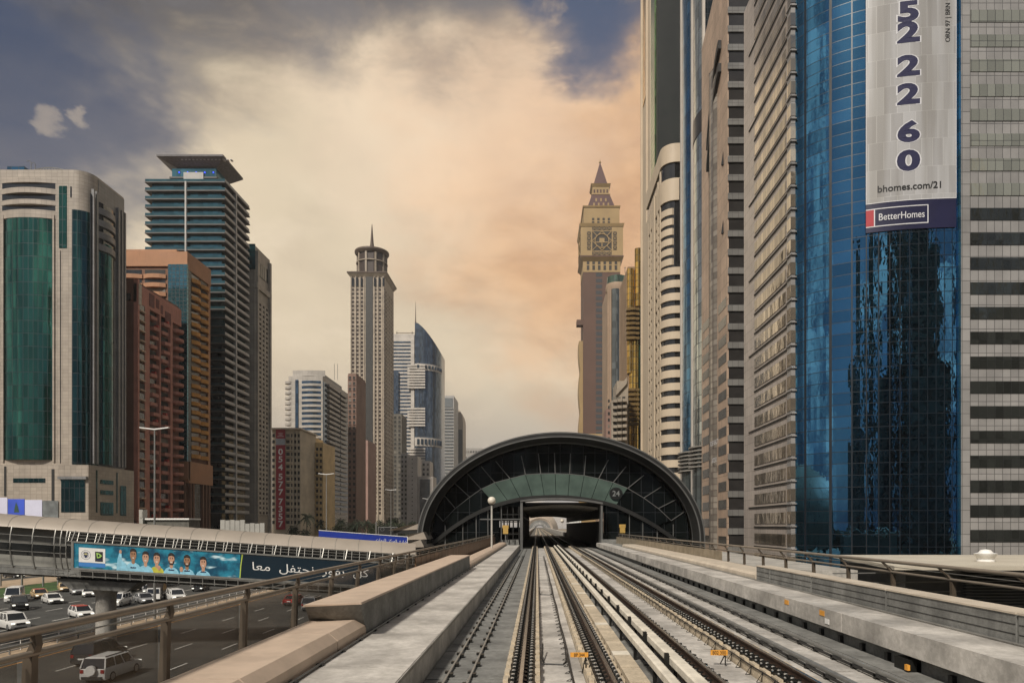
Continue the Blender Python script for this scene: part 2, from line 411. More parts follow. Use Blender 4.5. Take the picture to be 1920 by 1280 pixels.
# cross joints cut the deck floor into slabs
def slabs(x0, x1, z, step, y0, y1, gap=.045, m=conc_grey, nm='deck_slab'):
    b = MB(); y = y0
    while y < y1: b.box(x0, x1, y+gap/2, min(y+step,y1)-gap/2, -2.94, z+random.uniform(-.006,.006)); y += step
    return b.build(nm, m, va)
slabs(-2.0, -.56, DZ, .92, 3, 82, .05)
slabs(.06, .84, DZ+.05, 6.0, 3, 82, .07, conc_walk)
slabs(1.80, 2.58, DZ, 2.1, 3, 82, .14, conc_grey)
slabs(3.06, 3.9, DZ+.03, 6.0, 3, 82, .06, conc_walk)
slabs(4.62, 6.7, DZ, 1.1, 3, 82, .06, conc_walk)
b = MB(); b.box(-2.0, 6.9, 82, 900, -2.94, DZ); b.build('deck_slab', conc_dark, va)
b = MB(); b.box(-2.0, 6.9, -14, 3, -2.94, DZ); b.build('deck_slab', conc_grey, va)
# left walkway and its copings
b = MB(); y = -14.0
while y < 79: b.box(-3.50, -2.02, y, min(y+12.4, 79)-.03, -2.95, -2.23+.002); y += 12.4
b.build('walkway', conc_walk, va)
b = MB(); b.box(-2.06, -2.0, -14, 79, -2.30, -2.24); b.build('walkway_edge', conc, va)
b = MB(); b.box(-5.1, -3.52, -14, 79, -2.94, -2.34); b.build('parapet_base', conc_grey, va)
def coping(prof, y0, y1, step, m, gap=.03, lab=None):
    y = y0
    while y < y1-.1:
        e = min(y+step, y1); q = MB(); q.alongY(prof, y, e-gap); q.build('coping', m, va); y = e
low = [(-3.50,-2.33),(-3.50,-2.02),(-3.66,-1.88),(-4.52,-1.88),(-4.62,-2.0),(-4.62,-2.33)]
lowm = [(-3.50,-2.33),(-3.50,-2.02),(-3.66,-1.88),(-4.52,-1.88),(-4.62,-2.0),(-4.62,-2.33)]
coping(low, -6, 14.0, 3.6, cope)
# the tall part: grey side, sand cap, and a skewed near end
for i, (y0, y1) in enumerate([(14.02,18.2),(18.2,24.4),(24.4,30.6),(30.6,35.5)]):
    q = MB(); q.hexa([(-3.50,y0+.0,-2.20),(-4.60,y0-.0,-2.20),(-4.60,y1-.03,-2.20),(-3.50,y1-.03,-2.20),
                      (-3.50,y0-(.5 if i==0 else 0),-1.56),(-4.46,y0-(.9 if i==0 else 0),-1.56),(-4.46,y1-.03,-1.56),(-3.50,y1-.03,-1.56)])
    q.build('parapet_block', conc_grey, va)
    q = MB(); q.hexa([(-3.47,y0-(.5 if i==0 else 0),-1.557),(-4.50,y0-(.93 if i==0 else 0),-1.557),(-4.50,y1-.03,-1.557),(-3.47,y1-.03,-1.557),
                      (-3.49,y0-(.5 if i==0 else 0),-1.52),(-4.48,y0-(.93 if i==0 else 0),-1.52),(-4.48,y1-.03,-1.52),(-3.49,y1-.03,-1.52)])
    q.build('coping', cope, va)
rib = [(-3.50,-2.33),(-3.50,-2.02),(-3.62,-1.92),(-3.9,-1.88),(-4.3,-1.90),(-4.5,-2.0),(-4.55,-2.33)]
coping(rib, 35.7, 78, 1.25, cope, .05)
ps = []
for k in range(60):
    y = 6+k*1.2; q = MB(); q.box(-3.52, -3.40, y, y+.12, -2.228, -2.19); ps.append(q)
emit(va, 'cable_bracket', ps, black)
b = MB(); b.tube([(-3.44,-14,-2.19),(-3.44,78,-2.19)], .018, 6); b.build('cable', galv, va)
# right walkway
RW0 = 6.77; RW1 = 7.86
b = MB(); y = -14.0
while y < 78: b.box(RW0, RW1+.02, y, min(y+14.6,78)-.03, -2.37, -1.95); y += 14.6
b.build('walkway', conc_walk, va)
b = MB(); b.box(6.98, 7.9, -14, 78, -2.95, -2.372); b.build('walkway_wall', conc_grey, va)
b = MB(); b.box(7.9, 9.4, -14, 78, -2.95, -2.02); b.build('parapet_base', conc_grey, va)
lowr = [(7.86,-2.02),(7.86,-1.78),(7.95,-1.70),(9.05,-1.70),(9.1,-1.76),(9.1,-2.02)]
coping(lowr, 24.6, 63, 2.1, cope_r, .03)
for i, y0 in enumerate((-6.5, 0.2, 6.9, 11.2, 15.4, 19.6, 23.1)):
    y1 = (-6.5, 0.2, 6.9, 11.2, 15.4, 19.6, 23.1, 24.5)[i+1]
    q = MB(); q.box(7.86, 8.36, y0, y1-.05, -1.94, -1.455); q.build('parapet_block', conc_grey, va)
    q = MB(); q.box(7.84, 8.38, y0, y1-.05, -1.453, -1.42); q.build('coping', cope_r, va)
    q = MB()
    for z in (-1.62, -1.78): q.box(7.852, 7.86, y0+.02, y1-.08, z-.006, z+.006)
    q.build('groove', black, va)
ps = []
for k in range(40):
    y = 4+k*1.05; q = MB(); q.box(6.90, 6.985, y, y+.12, -2.66, -2.50); ps.append(q)
emit(va, 'cable_bracket', ps, black)
b = MB(); b.tube([(7.80,-14,-1.92),(7.80,62,-1.92)], .02, 6); b.build('cable', galv, va)
# small coloured plates on the right walkway edge
for (px, col, w_) in ((1479, 'plate_orange', .2), (1546, 'plate_orange', .18), (1555, 'white_paint', .15)):
    D = RW0*F/(px-VX); q = MB(); z = -2.06 if col == 'plate_orange' else -2.22
    q.box(RW0-.012, RW0-.002, D, D+.5*w_*3, z-.07, z+.05); q.build('marker_plate', MATS[col], va)

# ================================================================== the two tracks
def rail_profile(x, z):      # flat-bottom rail
    return [(x-.07,z-.16),(x+.07,z-.16),(x+.07,z-.145),(x+.012,z-.125),(x+.012,z-.045),(x+.036,z-.032),(x+.036,z-.004),(x+.028,z),
            (x-.028,z),(x-.036,z-.004),(x-.036,z-.032),(x-.012,z-.045),(x-.012,z-.125),(x-.07,z-.145)]
RH = -2.36
def track(xs, label, plin, side):
    t = top('railway_track', label, 'railway track', (sum(xs)/2, 0, RH), group='metro tracks on the viaduct')
    for x in xs:
        b = MB(); b.alongY(rail_profile(x, RH), -14, 900); r = b.build('rail', rust, t)
        b = MB(); b.box(x-.029, x+.029, -14, 900, RH+.0005, RH+.004); b.build('running_surface', steel, r)
    for (a, c_) in plin:
        q = MB(); q.box(a, c_, -14, 900, -2.94, RH-.205)
        # toothed kerbs between the fastenings
        y = 5.0
        while y < 82:
            q.box(a+.0, a+.085, y+.13, y+.47, RH-.21, RH-.15); q.box(c_-.085, c_-.0, y+.13, y+.47, RH-.21, RH-.15); y += .6
        q.build('plinth', plinth_m, t)
    fs = []; n = 0
    for x in xs:
        y = 5.3
        while y < 82:
            q = MB()
            q.box(x-.21, x+.21, y-.12, y+.12, RH-.204, RH-.155)
            for s_ in (-1, 1):
                q.cur = 0
                q.box(x+s_*.045-.03, x+s_*.045+.04, y-.06, y+.06, RH-.15, RH-.118)
                q.tube([(x+s_*.10,y-.07,RH-.14),(x+s_*.15,y-.05,RH-.10),(x+s_*.17,y,RH-.12),(x+s_*.13,y+.06,RH-.09),(x+s_*.08,y+.07,RH-.14)], .022, 5)
                q.cur = 1
                q.lathe((x+s_*.145,y,RH-.155), [(.001,0),(.032,0),(.030,.07),(.001,.075)], 7)
            fs.append(q); y += .30
    fs.sort(key=lambda q: q.v[0][1])
    for i, q in enumerate(fs[:100]): q.build('rail_fastener', [iron, zinc], t)
    r_ = MB()
    for q in fs[100:]:
        k = len(r_.v); r_.v += q.v; r_.f += [tuple(i+k for i in f) for f in q.f]; r_.mi += q.mi
    r_.build('rail_fastener', [iron, zinc], t, stuff=True, recalc=False)
    return t
t1 = track((-.25, 1.185), 'left track with shiny rails, running straight under the station portal', [(-.56,.05),(.85,1.44)], 0)
t2 = track((2.83, 4.26), 'right track with rusty brown rails, beside the wide right walkway', [(2.60,3.05),(3.93,4.60)], 1)
# block kerb right of the left track
kb = top('kerb_wall', 'low row of beige capped blocks along the right side of the left track', 'kerb wall', (1.58,0,DZ))
y = 4.0; k = 0
while y < 78:
    L = (1.15, .45, 1.15, 1.15)[k % 4]; q = MB(); q.box(1.46, 1.76, y, y+L-.035, -2.93, -2.47); q.box(1.45,1.77,y+.01,y+L-.045,-2.469,-2.44)
    q.build('block', plinth_m if k % 4 != 1 else beam_m, kb); y += L; k += 1
# two raised conductor covers with posts
for (x0, x1, zt, nm, lb) in ((1.93, 2.09, -2.26, 'a', 'narrow ivory power rail cover on brackets, left one of the pair between the tracks'),
                             (2.25, 2.46, -2.22, 'b', 'wider ivory power rail cover with dark clamps, right one of the pair between the tracks')):
    cr = top('power_rail_cover', lb, 'power rail cover', ((x0+x1)/2,0,DZ), group='power rail covers between the tracks')
    y = 4.0; k = 0
    while y < 79:
        q = MB(); q.alongY([(x0,zt-.13),(x0,zt-.02),(x0+.03,zt),(x1-.03,zt),(x1,zt-.02),(x1,zt-.13)], y, y+2.35-.015); q.build('cover', beam_m, cr); y += 2.35
    ps = []; y = 4.6
    while y < 79:
        q = MB(); q.box((x0+x1)/2-.03,(x0+x1)/2+.03,y-.03,y+.03,DZ,zt-.13)
        if nm == 'b':
            q.box(x0-.075, x0-.005, y-.05, y+.05, DZ, zt+.05); q.box(x0-.06,x1-.02,y-.03,y+.03,zt-.17,zt-.131)
        else: q.box(x0-.02, x1+.02, y-.04, y+.04, zt-.17, zt-.131)
        ps.append(q); y += 2.35
    emit(cr, 'bracket', ps, iron)
# bolts standing on both sides of the inner rail of the right track
b = MB(); y = 5.5
while y < 60: b.lathe((3.13,y,DZ+.03), [(.03,0),(.03,.11),(.045,.12),(.045,.16),(.001,.17)], 6); y += .45
tag(b.build('bolt_row', iron), 'row of small dark bolts standing beside the brown inner rail of the right track', 'bolts')
# cables on triangular hooks
def cable_line(x, z, s_, label, y0=5, y1=60, step=.62, w_=.10, drop=.26):
    c = top('signal_cable', label, 'cable', (x,0,z))
    b = MB(); pts = []; y = y0
    while y <= y1: pts.append((x+.006*math.sin(y*1.7), y, z+.008*math.sin(y*2.9))); y += .31
    b.tube(pts, .012, 5); b.build('cable', black, c)
    hk = []; y = y0
    while y < y1:
        q = MB(); q.bar((x,y,z), (x-s_*.02,y+.02,z-drop), .012); q.bar((x,y,z), (x-s_*w_,y+.02,z-drop), .010); q.bar((x-s_*.02,y+.02,z-drop), (x-s_*w_,y+.02,z-drop), .010)
        hk.append(q); y += step
    emit(c, 'hook', hk, iron)
cable_line(.60, DZ+.11, 1, 'black cable on bent wire hooks down the middle of the left track', w_=.09, drop=.05)
b = MB(); b.tube([(.64+.01*math.sin(y*.9), y, DZ+.075) for y in [4+i*.5 for i in range(100)]], .014, 5)
tag(b.build('signal_cable', black), 'second black cable lying loose beside the hooked one in the left track', 'cable')
cable_line(3.905, RH-.18, 1, 'thin cable with triangular wire hooks along the beige plinth of the right track', w_=.10, drop=.17)
# drainage loops: bent cables crossing the channel
for yy, lb in ((13.2, 'bent black cable loop crossing the left track, nearer one'), (26.5, 'bent black cable loop crossing the left track, farther one')):
    b = MB(); b.tube([(.12,yy+1.2,-2.50),(.10,yy+.3,-2.62),(.14,yy+.05,DZ+.075),(.5,yy,DZ+.07),(.58,yy+.3,DZ+.08),(.60,yy+1.2,DZ+.12)], .016, 6)
    tag(b.build('cable_loop', black), lb, 'cable')
b = MB(); b.tube([(3.87,10.1,-2.52),(3.86,10.0,-2.66),(3.80,9.9,DZ+.05),(3.50,9.9,DZ+.045),(3.44,10.1,DZ+.1),(3.44,10.6,DZ+.22)], .02, 6)
tag(b.build('cable_loop', galv), 'pale bent conduit loop against the beige plinth of the right track', 'cable')
# conductor rails in the left gutter and conduits right of the right track
for x, lb in ((-1.62, 'thin dark conduit in the left gutter, next to the walkway'), (-1.20, 'thin dark conduit in the left gutter, next to the plinth')):
    c = top('conduit', lb, 'conduit', (x,0,DZ), group='conduits in the left gutter')
    b = MB(); b.alongY([(x-.018,DZ+.01),(x+.018,DZ+.01),(x+.018,DZ+.06),(x-.018,DZ+.06)], -10, 82); b.build('bar', galv, c)
    ps = []; y = 5
    while y < 62: q = MB(); q.box(x+.019, x+.09, y, y+.14, DZ+.008, DZ+.07); q.box(x-.09,x-.019,y+.3,y+.4,DZ+.008,DZ+.05); ps.append(q); y += .92
    emit(c, 'clamp', ps, iron)
for x, lb in ((5.25, 'galvanised conduit rail right of the right track, nearer the rails'), (6.15, 'galvanised conduit rail right of the right track, next to the walkway wall')):
    c = top('conduit', lb, 'conduit', (x,0,DZ), group='conduits beside the right track')
    b = MB(); b.alongY([(x-.05,DZ+.10),(x+.05,DZ+.10),(x+.05,DZ+.16),(x-.05,DZ+.16)], -10, 82); b.build('bar', galv, c)
    b = MB(); b.alongY([(x-.10,DZ+.05),(x-.07,DZ+.05),(x-.07,DZ+.10),(x-.10,DZ+.10)], -10, 82); b.build('cable', black, c)
    ps = []; y = 5
    while y < 62: q = MB(); q.box(x-.10, x+.03, y, y+.09, DZ+.005, DZ+.099); q.box(x+.055,x+.10,y,y+.09,DZ+.02,DZ+.12); ps.append(q); y += .9
    emit(c, 'clamp', ps, iron)
b = MB(); b.box(6.40, 6.92, -10, 80, DZ-.02, DZ+.09); b.build('cable_trough', conc_grey, va)
# distance plates
def plate(x, y, z, w_, h_, txt, lb, ry=0):
    c = top('distance_plate', lb, 'sign', (x,y,DZ))
    q = MB(); q.box(x-w_/2, x+w_/2, y-.008, y+.008, z, z+h_); p_ = q.build('plate', orange, c)
    q = MB(); q.box(x+w_/2-.05, x+w_/2-.03, y+.009, y+.03, DZ+.05, z+h_*.5); q.bar((x+w_/2-.04,y+.02,z+.02),(x+w_/2-.10,y+.15,DZ+.06),.015); q.build('leg', iron, c)
    q = MB(); letter(q, txt, h_*.98, lambda a,b_: (x+a, y-.011, z+h_*.16+b_), .82, .01); q.build('lettering', ink, p_, recalc=False)
plate(.76, 12.3, -2.36-.005, .32, .085, 'BP 344', 'small orange plate lettered BP 344 standing in the left track')
plate(3.52, 13.2, -2.50, .33, .10, '802 300', 'small orange plate with worn figures beside the inner rail of the right track')
# yellow and black unit under the right walkway
q = MB(); q.box(6.75, 6.97, 12.4, 12.9, -2.66, -2.44); q.cur = 1; q.box(6.70, 6.749, 12.35, 12.45, -2.62, -2.52)
tag(q.build('junction_box', [iron, orange], smooth=False), 'black cable junction box with an orange tag under the right walkway', 'junction box')

# ================================================================== railings
def railing(label, X, Xb, zt, zs, zb, xt, y0, y1, step, arms):
    r = top('viaduct_railing', label, 'railing', (X,0,zb), group='bronze railings on the viaduct edges')
    b = MB(); b.tube([(xt,y0,zt),(xt,y1,zt)], .045, 12); b.build('handrail', rail_paint, r, True)
    b = MB(); b.tube([(X,y0,zs),(X,y1,zs)], .030, 10); b.build('lower_rail', rail_paint, r, True)
    b = MB(); b.tube([((X+xt)/2,y0,(zt+zs)/2-.0),((X+xt)/2,y1,(zt+zs)/2-.0)], .010, 6); b.build('wire_rail', galv, r, True)
    ps = []; y = y0+.5
    while y < y1:
        q = MB(); s_ = 1 if X < 0 else -1
        pr = [(xt-.0*s_, zt-.02), (X+.02*s_, (zt+zs)/2-.03), (X-.035*s_, zs-.05), (X-.05*s_, zs-.5), (Xb-.0*s_, zb)]
        wd = [.04, .07, .09, .10, .13]
        if arms: yo = [.45, .12, 0, 0, -.05]
        else: yo = [0, 0, 0, 0, 0]
        rings = [[(x-wd[i]/2, y+yo[i]-.045, z),(x+wd[i]/2, y+yo[i]-.045, z),(x+wd[i]/2, y+yo[i]+.045, z),(x-wd[i]/2, y+yo[i]+.045, z)] for i,(x,z) in enumerate(pr)]
        q.loft(rings); ps.append(q); y += step
    emit(r, 'post', ps, post_paint)
    return r
railing('bronze tube railing on the left edge of the viaduct, above the highway', -4.90, -4.98, -1.02, -1.24, -2.40, -4.88, -6.0, 78.0, 2.43, False)
railing('bronze tube railing on the right edge of the viaduct, with slanted arms', 9.40, 9.25, -.95, -1.22, -2.05, 9.36, 2.0, 78.0, 2.6, True)
gm = bpy.data.materials.new('smoked_mesh'); gm.use_nodes = True; gg = G(gm.node_tree); bb = gg.n['Principled BSDF']
bb.inputs['Base Color'].default_value = (.10,.075,.045,1); bb.inputs['Roughness'].default_value = .25
tr_ = gg.new('ShaderNodeBsdfTransparent'); mx_ = gg.new('ShaderNodeMixShader'); mx_.inputs[0].default_value = .32
gg.l.new(tr_.outputs[0], mx_.inputs[1]); gg.l.new(bb.outputs[0], mx_.inputs[2]); gg.l.new(mx_.outputs[0], gg.n['Material Output'].inputs['Surface'])
ps = []
for k in range(14):
    y = -5.5+k*2.43; q = MB(); q.box(-4.99, -4.975, y+.12, y+2.31, -2.38, -1.30); ps.append(q)
gp = top('smoked_screen', 'see-through brown tinted panels under the left railing', 'screen', (-4.98,0,-2.4)); emit(gp, 'panel', ps, gm)
# the tight row of panels behind the railings near the station
for s_, X, lb in ((-1, -4.80, 'brown slatted screen under the left railing towards the station'), (1, 9.20, 'tan slatted screen under the right railing towards the station')):
    c = top('parapet_screen', lb, 'screen', (X, 28, -2.3)); ps = []
    y = 27.0 if s_ < 0 else 34.0
    pm = mat('screen_panel', (.16,.095,.055), .45, .2, .25, 1.2) if s_ < 0 else mat('screen_panel_tan', (.30,.25,.18), .5, .2, .2, 1.2)
    while y < 78: q = MB(); q.hexa([(X-.05*s_*-1,y,-2.3),(X+.02,y,-2.3),(X+.02,y+1.15,-2.3),(X-.05,y+1.15,-2.3),(X-.03,y,-1.27),(X+.02,y,-1.27),(X+.02,y+1.15,-1.27),(X-.03,y+1.15,-1.27)]); ps.append(q); y += 1.215
    emit(c, 'panel', ps, pm)

# ================================================================== the station shell
SX = 2.8; SZ = -1.7; SA = 16.75; SB = 12.5
st_dark = mat('station_cladding', (.022,.022,.021), .5, .3, .2, .4)
st_trim = mat('station_trim', (.15,.15,.145), .4, .4, .15, .6)
st_roof = mat('station_roof', (.38,.32,.25), .6, 0, .12, .3)
st_glass = glass_mat('station_glass', (.008,.011,.011), 1.4, 2.4, .03, .55, .08, .3)
st_green = mat('station_fritted_glass', (.095,.135,.115), .14, .25, .25, .35, spec=.8)
st_tan = mat('tunnel_rib_daylit', (.34,.32,.28), .5, .2, .2, .8)  # ribs lightened: daylight through the roof is put into the colour
def arch(a, b_, y, n=56, z0=-4.5, xc=SX):
    pts = [(xc-a, y, z0)] + [(xc-a*math.cos(math.pi*i/n), y, SZ+b_*math.sin(math.pi*i/n)) for i in range(n+1)] + [(xc+a, y, z0)]
    return pts
def band(mb, a0, b0, y0, a1, b1, y1, n=56):
    """surface between two arches"""
    A = arch(a0,b0,y0,n); B = arch(a1,b1,y1,n); m_ = len(A)
    return mb.add(A+B, [(i,i+1,m_+i+1,m_+i) for i in range(m_-1)])
st = top('metro_station', 'arched dark metro station shell numbered 24 straight ahead over the tracks', 'station', (SX, SY, GZ))
def shell(mb, rings):     # closed ring section swept round the arch: rings = [(a,b,y)...]
    n = len(rings)
    for i in range(n):
        r0 = rings[i]; r1 = rings[(i+1)%n]; band(mb, *r0, *r1)
    return mb
b = MB(); shell(b, [(SA,SB,SY),(SA+.25,SB+.3,SY+1.2),(SA-.6,SB-.55,SY+3.6),(SA-1.1,SB-1.0,SY+.9),(SA-.55,SB-.5,SY-.02)]); b.build('front_rim', st_dark, st, True)
b = MB(); shell(b, [(SA-.50,SB-.45,SY-.12),(SA-.36,SB-.32,SY-.12),(SA-.36,SB-.32,SY+.1),(SA-.50,SB-.45,SY+.1)]); b.build('rim_trim', st_trim, st, True)
b = MB(); shell(b, [(SA+.02,SB+.02,SY-.06),(SA+.16,SB+.16,SY-.06),(SA+.16,SB+.16,SY+.3),(SA+.02,SB+.02,SY+.3)]); b.build('rim_trim', st_trim, st, True)
b = MB(); shell(b, [(SA-1.12,SB-1.05,SY+.95),(SA-1.02,SB-.95,SY+.8),(SA-1.0,SB-.9,SY+1.2),(SA-1.1,SB-1.0,SY+1.3)]); b.build('rim_trim', st_trim, st, True)
b = MB(); ys = [SY+1.2+i*(SE-SY-2)/24 for i in range(25)]
rr = []
for y in ys:
    t_ = math.sin(math.pi*(y-SY)/(SE-SY)); rr.append((SA+.2+1.2*t_, SB+.25+2.6*t_, y))
for i in range(24): band(b, *rr[i], *rr[i+1])
for i in range(24): band(b, rr[i][0]-.5, rr[i][1]-.5, rr[i][2], rr[i+1][0]-.5, rr[i+1][1]-.5, rr[i+1][2])
b.build('roof_shell', st_roof, st, True)
for i in range(1, 24, 1):
    q = MB(); y = ys[i]; a_, c_ = rr[i][0], rr[i][1]; band(q, a_+.05, c_+.05, y-.08, a_+.05, c_+.05, y+.08); q.build('roof_seam', st_trim, st)
for (px, D_) in ((1046, 100), (1068, 104)):
    q = MB(); q.tube([(PX(px,D_)-.5+.1*i, D_, rr[4][1]+SZ+.5+.35*math.sin(math.pi*i/10)) for i in range(11)], .06, 6); q.build('roof_vent', st_trim, st)
# tympanum: dark glass wall with the portal cut out
PL, PR, PT, TB = -1.70, 7.55, 2.95, DZ
TY = SY+2.6
def tymp_z(x, a, b_): return SZ+b_*math.sqrt(max(0, 1-((x-SX)/a)**2))
b = MB(); N_ = 60
xs = [SX-(SA-1.0)+2*(SA-1.0)*i/N_ for i in range(N_+1)]
for i in range(N_):
    x0, x1 = xs[i], xs[i+1]; zb = -4.0
    if x1 > PL-2.6 and x0 < PR: zb = PT+.1 if x0 > PL-.1 else 2.3
    b.add([(x0,TY,zb),(x1,TY,zb),(x1,TY,max(zb,tymp_z(x1,SA-1.0,SB-.9))),(x0,TY,max(zb,tymp_z(x0,SA-1.0,SB-.9)))], [(0,1,2,3)])
b.build('glass_wall', st_glass, st, recalc=False)
def Q(zx, zy, D_): return (PX(760+zx/3.31, D_), D_, PZ(800+zy/3.31, D_))
up = [(235,585),(310,505),(400,435),(470,385),(555,345),(650,320),(745,295),(840,290),(930,289),(1020,292),(1110,301),(1200,320),(1290,344),(1380,380),(1480,440),(1570,505),(1650,580)]
lo = [(300,612),(390,555),(475,512),(555,480),(635,457),(712,440),(788,431),(862,427),(935,425),(1010,428),(1085,436),(1155,447),(1235,464),(1310,484),(1400,525),(1480,565),(1560,612)]
top_ = [(160,500),(230,410),(300,345),(385,290),(470,245),(560,212),(720,180),(825,165),(925,160),(1025,165),(1120,178),(1260,205),(1370,245),(1480,300),(1590,370),(1680,450),(1740,520)]
for i in range(16):
    gcol = st_green if 3 <= i <= 12 else st_glass
    q = MB(); D_ = TY-.25; e = .012
    A = [Vector(Q(*lo[i],D_)), Vector(Q(*lo[i+1],D_)), Vector(Q(*up[i+1],D_)), Vector(Q(*up[i],D_))]; cc = sum(A, Vector())/4
    A = [a.lerp(cc, .035) for a in A]
    q.hexa([tuple(a) for a in A]+[tuple(a+Vector((0,.08,0))) for a in A]); q.build('fascia_panel', gcol, st)
b = MB()
for i in range(17): b.bar(Q(*up[i],TY-.12), Q(*top_[i],TY-.12), .09)
for i in range(16): b.bar(Q(*up[i],TY-.2), Q(*up[i+1],TY-.2), .07)
b.build('mullion', st_trim, st)
b = MB()
for i in range(16):
    b.bar(Q(lo[i][0],lo[i][1]+8,TY-.35), Q(lo[i+1][0],lo[i+1][1]+8,TY-.35), .28, .45)
b.bar(Q(300,620,TY-.35), Q(120,760,TY-.35), .28, .45); b.bar(Q(1560,620,TY-.35), Q(1720,730,TY-.35), .28, .45)
b.build('arch_beam', st_dark, st)
b = MB()
for px in (835, 868, 893, 915, 940, 1180, 1205, 1232, 1262):
    x = PX(px, TY); zt = SZ+ (8.4 if 900 < px < 1220 else 6.6)*math.sqrt(max(.03,1-((x-SX)/15.5)**2))*.6
    b.box(x-.05, x+.05, TY-.15, TY-.02, -4, zt)
b.box(PX(900,TY), PL-.2, TY-.14, TY-.03, .7, .85); b.build('mullion', st_trim, st)
# number disc
D_ = TY-.5; cx_, cz_ = PX(1155,D_), PZ(924.5,D_)
q = MB(); q.loft([[(cx_+.80*math.cos(2*math.pi*k/28), y, cz_+.72*math.sin(2*math.pi*k/28)) for k in range(28)] for y in (D_, D_+.12)])
nd = q.build('number_disc', mat('disc_black', (.008,.009,.009), .4, 0, .1, 2), st)
q = MB(); letter(q, '24', .92, lambda a,c_: (cx_+a, D_-.02, cz_-.32+c_), 1.0, .015); q.build('lettering', mat('disc_grey', (.17,.18,.175), .5, 0, .05, 2), nd, recalc=False)
# portal frame and tunnel
b = MB()
b.box(PL-.30, PL, SY+.8, TY+.4, TB, PT-.1); b.box(PR, PR+.22, SY+.8, TY+.4, TB, PT-.55)
pts = [(PL-.3+(PR+.52-PL)*i/12, PT+.35-.55*((i/12-.42)/.58)**2) for i in range(13)]
for i in range(12):
    (xa,za),(xb,zb) = pts[i], pts[i+1]; b.hexa([(xa,SY+.7,za-.22),(xb,SY+.7,zb-.22),(xb,TY+.4,zb-.22),(xa,TY+.4,za-.22),(xa,SY+.7,za),(xb,SY+.7,zb),(xb,TY+.4,zb),(xa,TY+.4,za)])
b.build('portal_frame', st_trim, st)
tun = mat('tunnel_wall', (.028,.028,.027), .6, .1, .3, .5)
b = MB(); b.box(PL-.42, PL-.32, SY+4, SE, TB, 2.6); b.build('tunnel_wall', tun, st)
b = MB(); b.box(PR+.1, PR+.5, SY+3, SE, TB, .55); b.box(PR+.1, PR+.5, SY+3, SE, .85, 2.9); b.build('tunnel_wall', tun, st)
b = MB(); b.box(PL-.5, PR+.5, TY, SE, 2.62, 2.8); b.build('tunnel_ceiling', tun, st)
ps = []
for k in range(22):
    y = TY+2+k*4.3; q = MB()
    for i in range(8):
        xa = PL+(PR-PL)*i/8; xb = PL+(PR-PL)*(i+1)/8; f_ = lambda x: 2.60-.35*((x-(PL+PR)/2)/((PR-PL)/2))**2
        q.hexa([(xa,y,f_(xa)-.30),(xb,y,f_(xb)-.30),(xb,y+.35,f_(xb)-.30),(xa,y+.35,f_(xa)-.30),(xa,y,f_(xa)),(xb,y,f_(xb)),(xb,y+.35,f_(xb)),(xa,y+.35,f_(xa))])
    ps.append(q)
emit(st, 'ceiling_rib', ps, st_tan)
b = MB(); b.box(PL, PL+.02, SY+6, SE, 1.0, 1.12)
for k in range(30): b.box(PL-.33, PL-.28, SY+5+k*3.1, SY+5.12+k*3.1, TB, 2.6)
b.build('screen_mullion', st_trim, st)
for x0, x1 in ((PL-9, PL-.5), (PR+.55, PR+9)):
    b = MB(); b.box(x0, x1, TY+.5, SE, -4, -1.72); b.build('platform', conc_grey, st)
    b = MB(); b.box(x0, x1, TY+.5, SE, 3.3, 3.5); b.build('platform_ceiling', tun, st)
# lit slit windows on the right tunnel side
lit = mat('lit_window', (.3,.3,.28), .5, 0, .1, 1, emit=(.85,.80,.68), estr=.55)
for k in range(9):
    q = MB(); y = 120+k*5; q.box(PR+.12, PR+.2, y, y+2.6+random.random(), .56, .84); q.build('slit_window', lit, st)
# glazed end of the left platform seen through to daylight
b = MB()
for x in (-4.3, -3.6, -2.9, -2.2): b.box(x-.05, x+.05, TY+.02, TY+.14, -2, 2.3)
for z in (-1.0, .45, 1.35): b.box(-4.4, -2.0, TY+.03, TY+.13, z-.05, z+.05)
b.build('screen_frame', st_dark, st)
b = MB()
for x in (-9.4, -8.6, -7.2, -6.2, -5.0, -4.0, -3.0): b.box(x-.18, x+.18, SE-.3, SE, -2, 3)
b.box(-10, -2, SE-.3, SE-.1, 1.2, 3.4); b.box(-10,-2,SE-.3,SE-.15,-1.9,-.4); b.build('screen_frame', st_dark, st)
# second station, far down the line
def far_arch(mb, a, b_, y, t_): pass
s2 = top('metro_station', 'second, far metro station arch seen through the tunnel opening', 'station', (0,FY,GZ))
def arch2(xc, a, b_, y, z0=-6, n=30): return [(xc-a,y,z0)]+[(xc-a*math.cos(math.pi*i/n),y,SZ-3.5+b_*math.sin(math.pi*i/n)) for i in range(n+1)]+[(xc+a,y,z0)]
def b2(mb, A, B): m_ = len(A); mb.add(A+B, [(i,i+1,m_+i+1,m_+i) for i in range(m_-1)])
xc2 = 3.0
pale = mat('far_station_shell', (.50,.42,.34), .5, .1, .08, .1); palei = mat('far_station_fascia', (.25,.25,.24), .4, .3, .2, .2)
b = MB(); R_ = [arch2(xc2+2*math.sin(i/10*1.5), 15+6*math.sin(i/10*2.6), 14+7*math.sin(i/10*2.6), FY+i*10) for i in range(11)]
for i in range(10): b2(b, R_[i], R_[i+1])
b.build('roof_shell', pale, s2, True)
b = MB(); b2(b, arch2(xc2,15,14,FY-.2), arch2(xc2,12.6,11.6,FY+1)); b.build('front_rim', pale, s2, True)
b = MB()
A = arch2(xc2,12.6,11.6,FY+1); B = [(xc2+(p[0]-xc2)*.36, FY+1, max(min(SZ-3.5+(p[2]-SZ+3.5)*.46, 99), -6)) for p in A]; b2(b, A, B); b.build('fascia', palei, s2)
ps = []
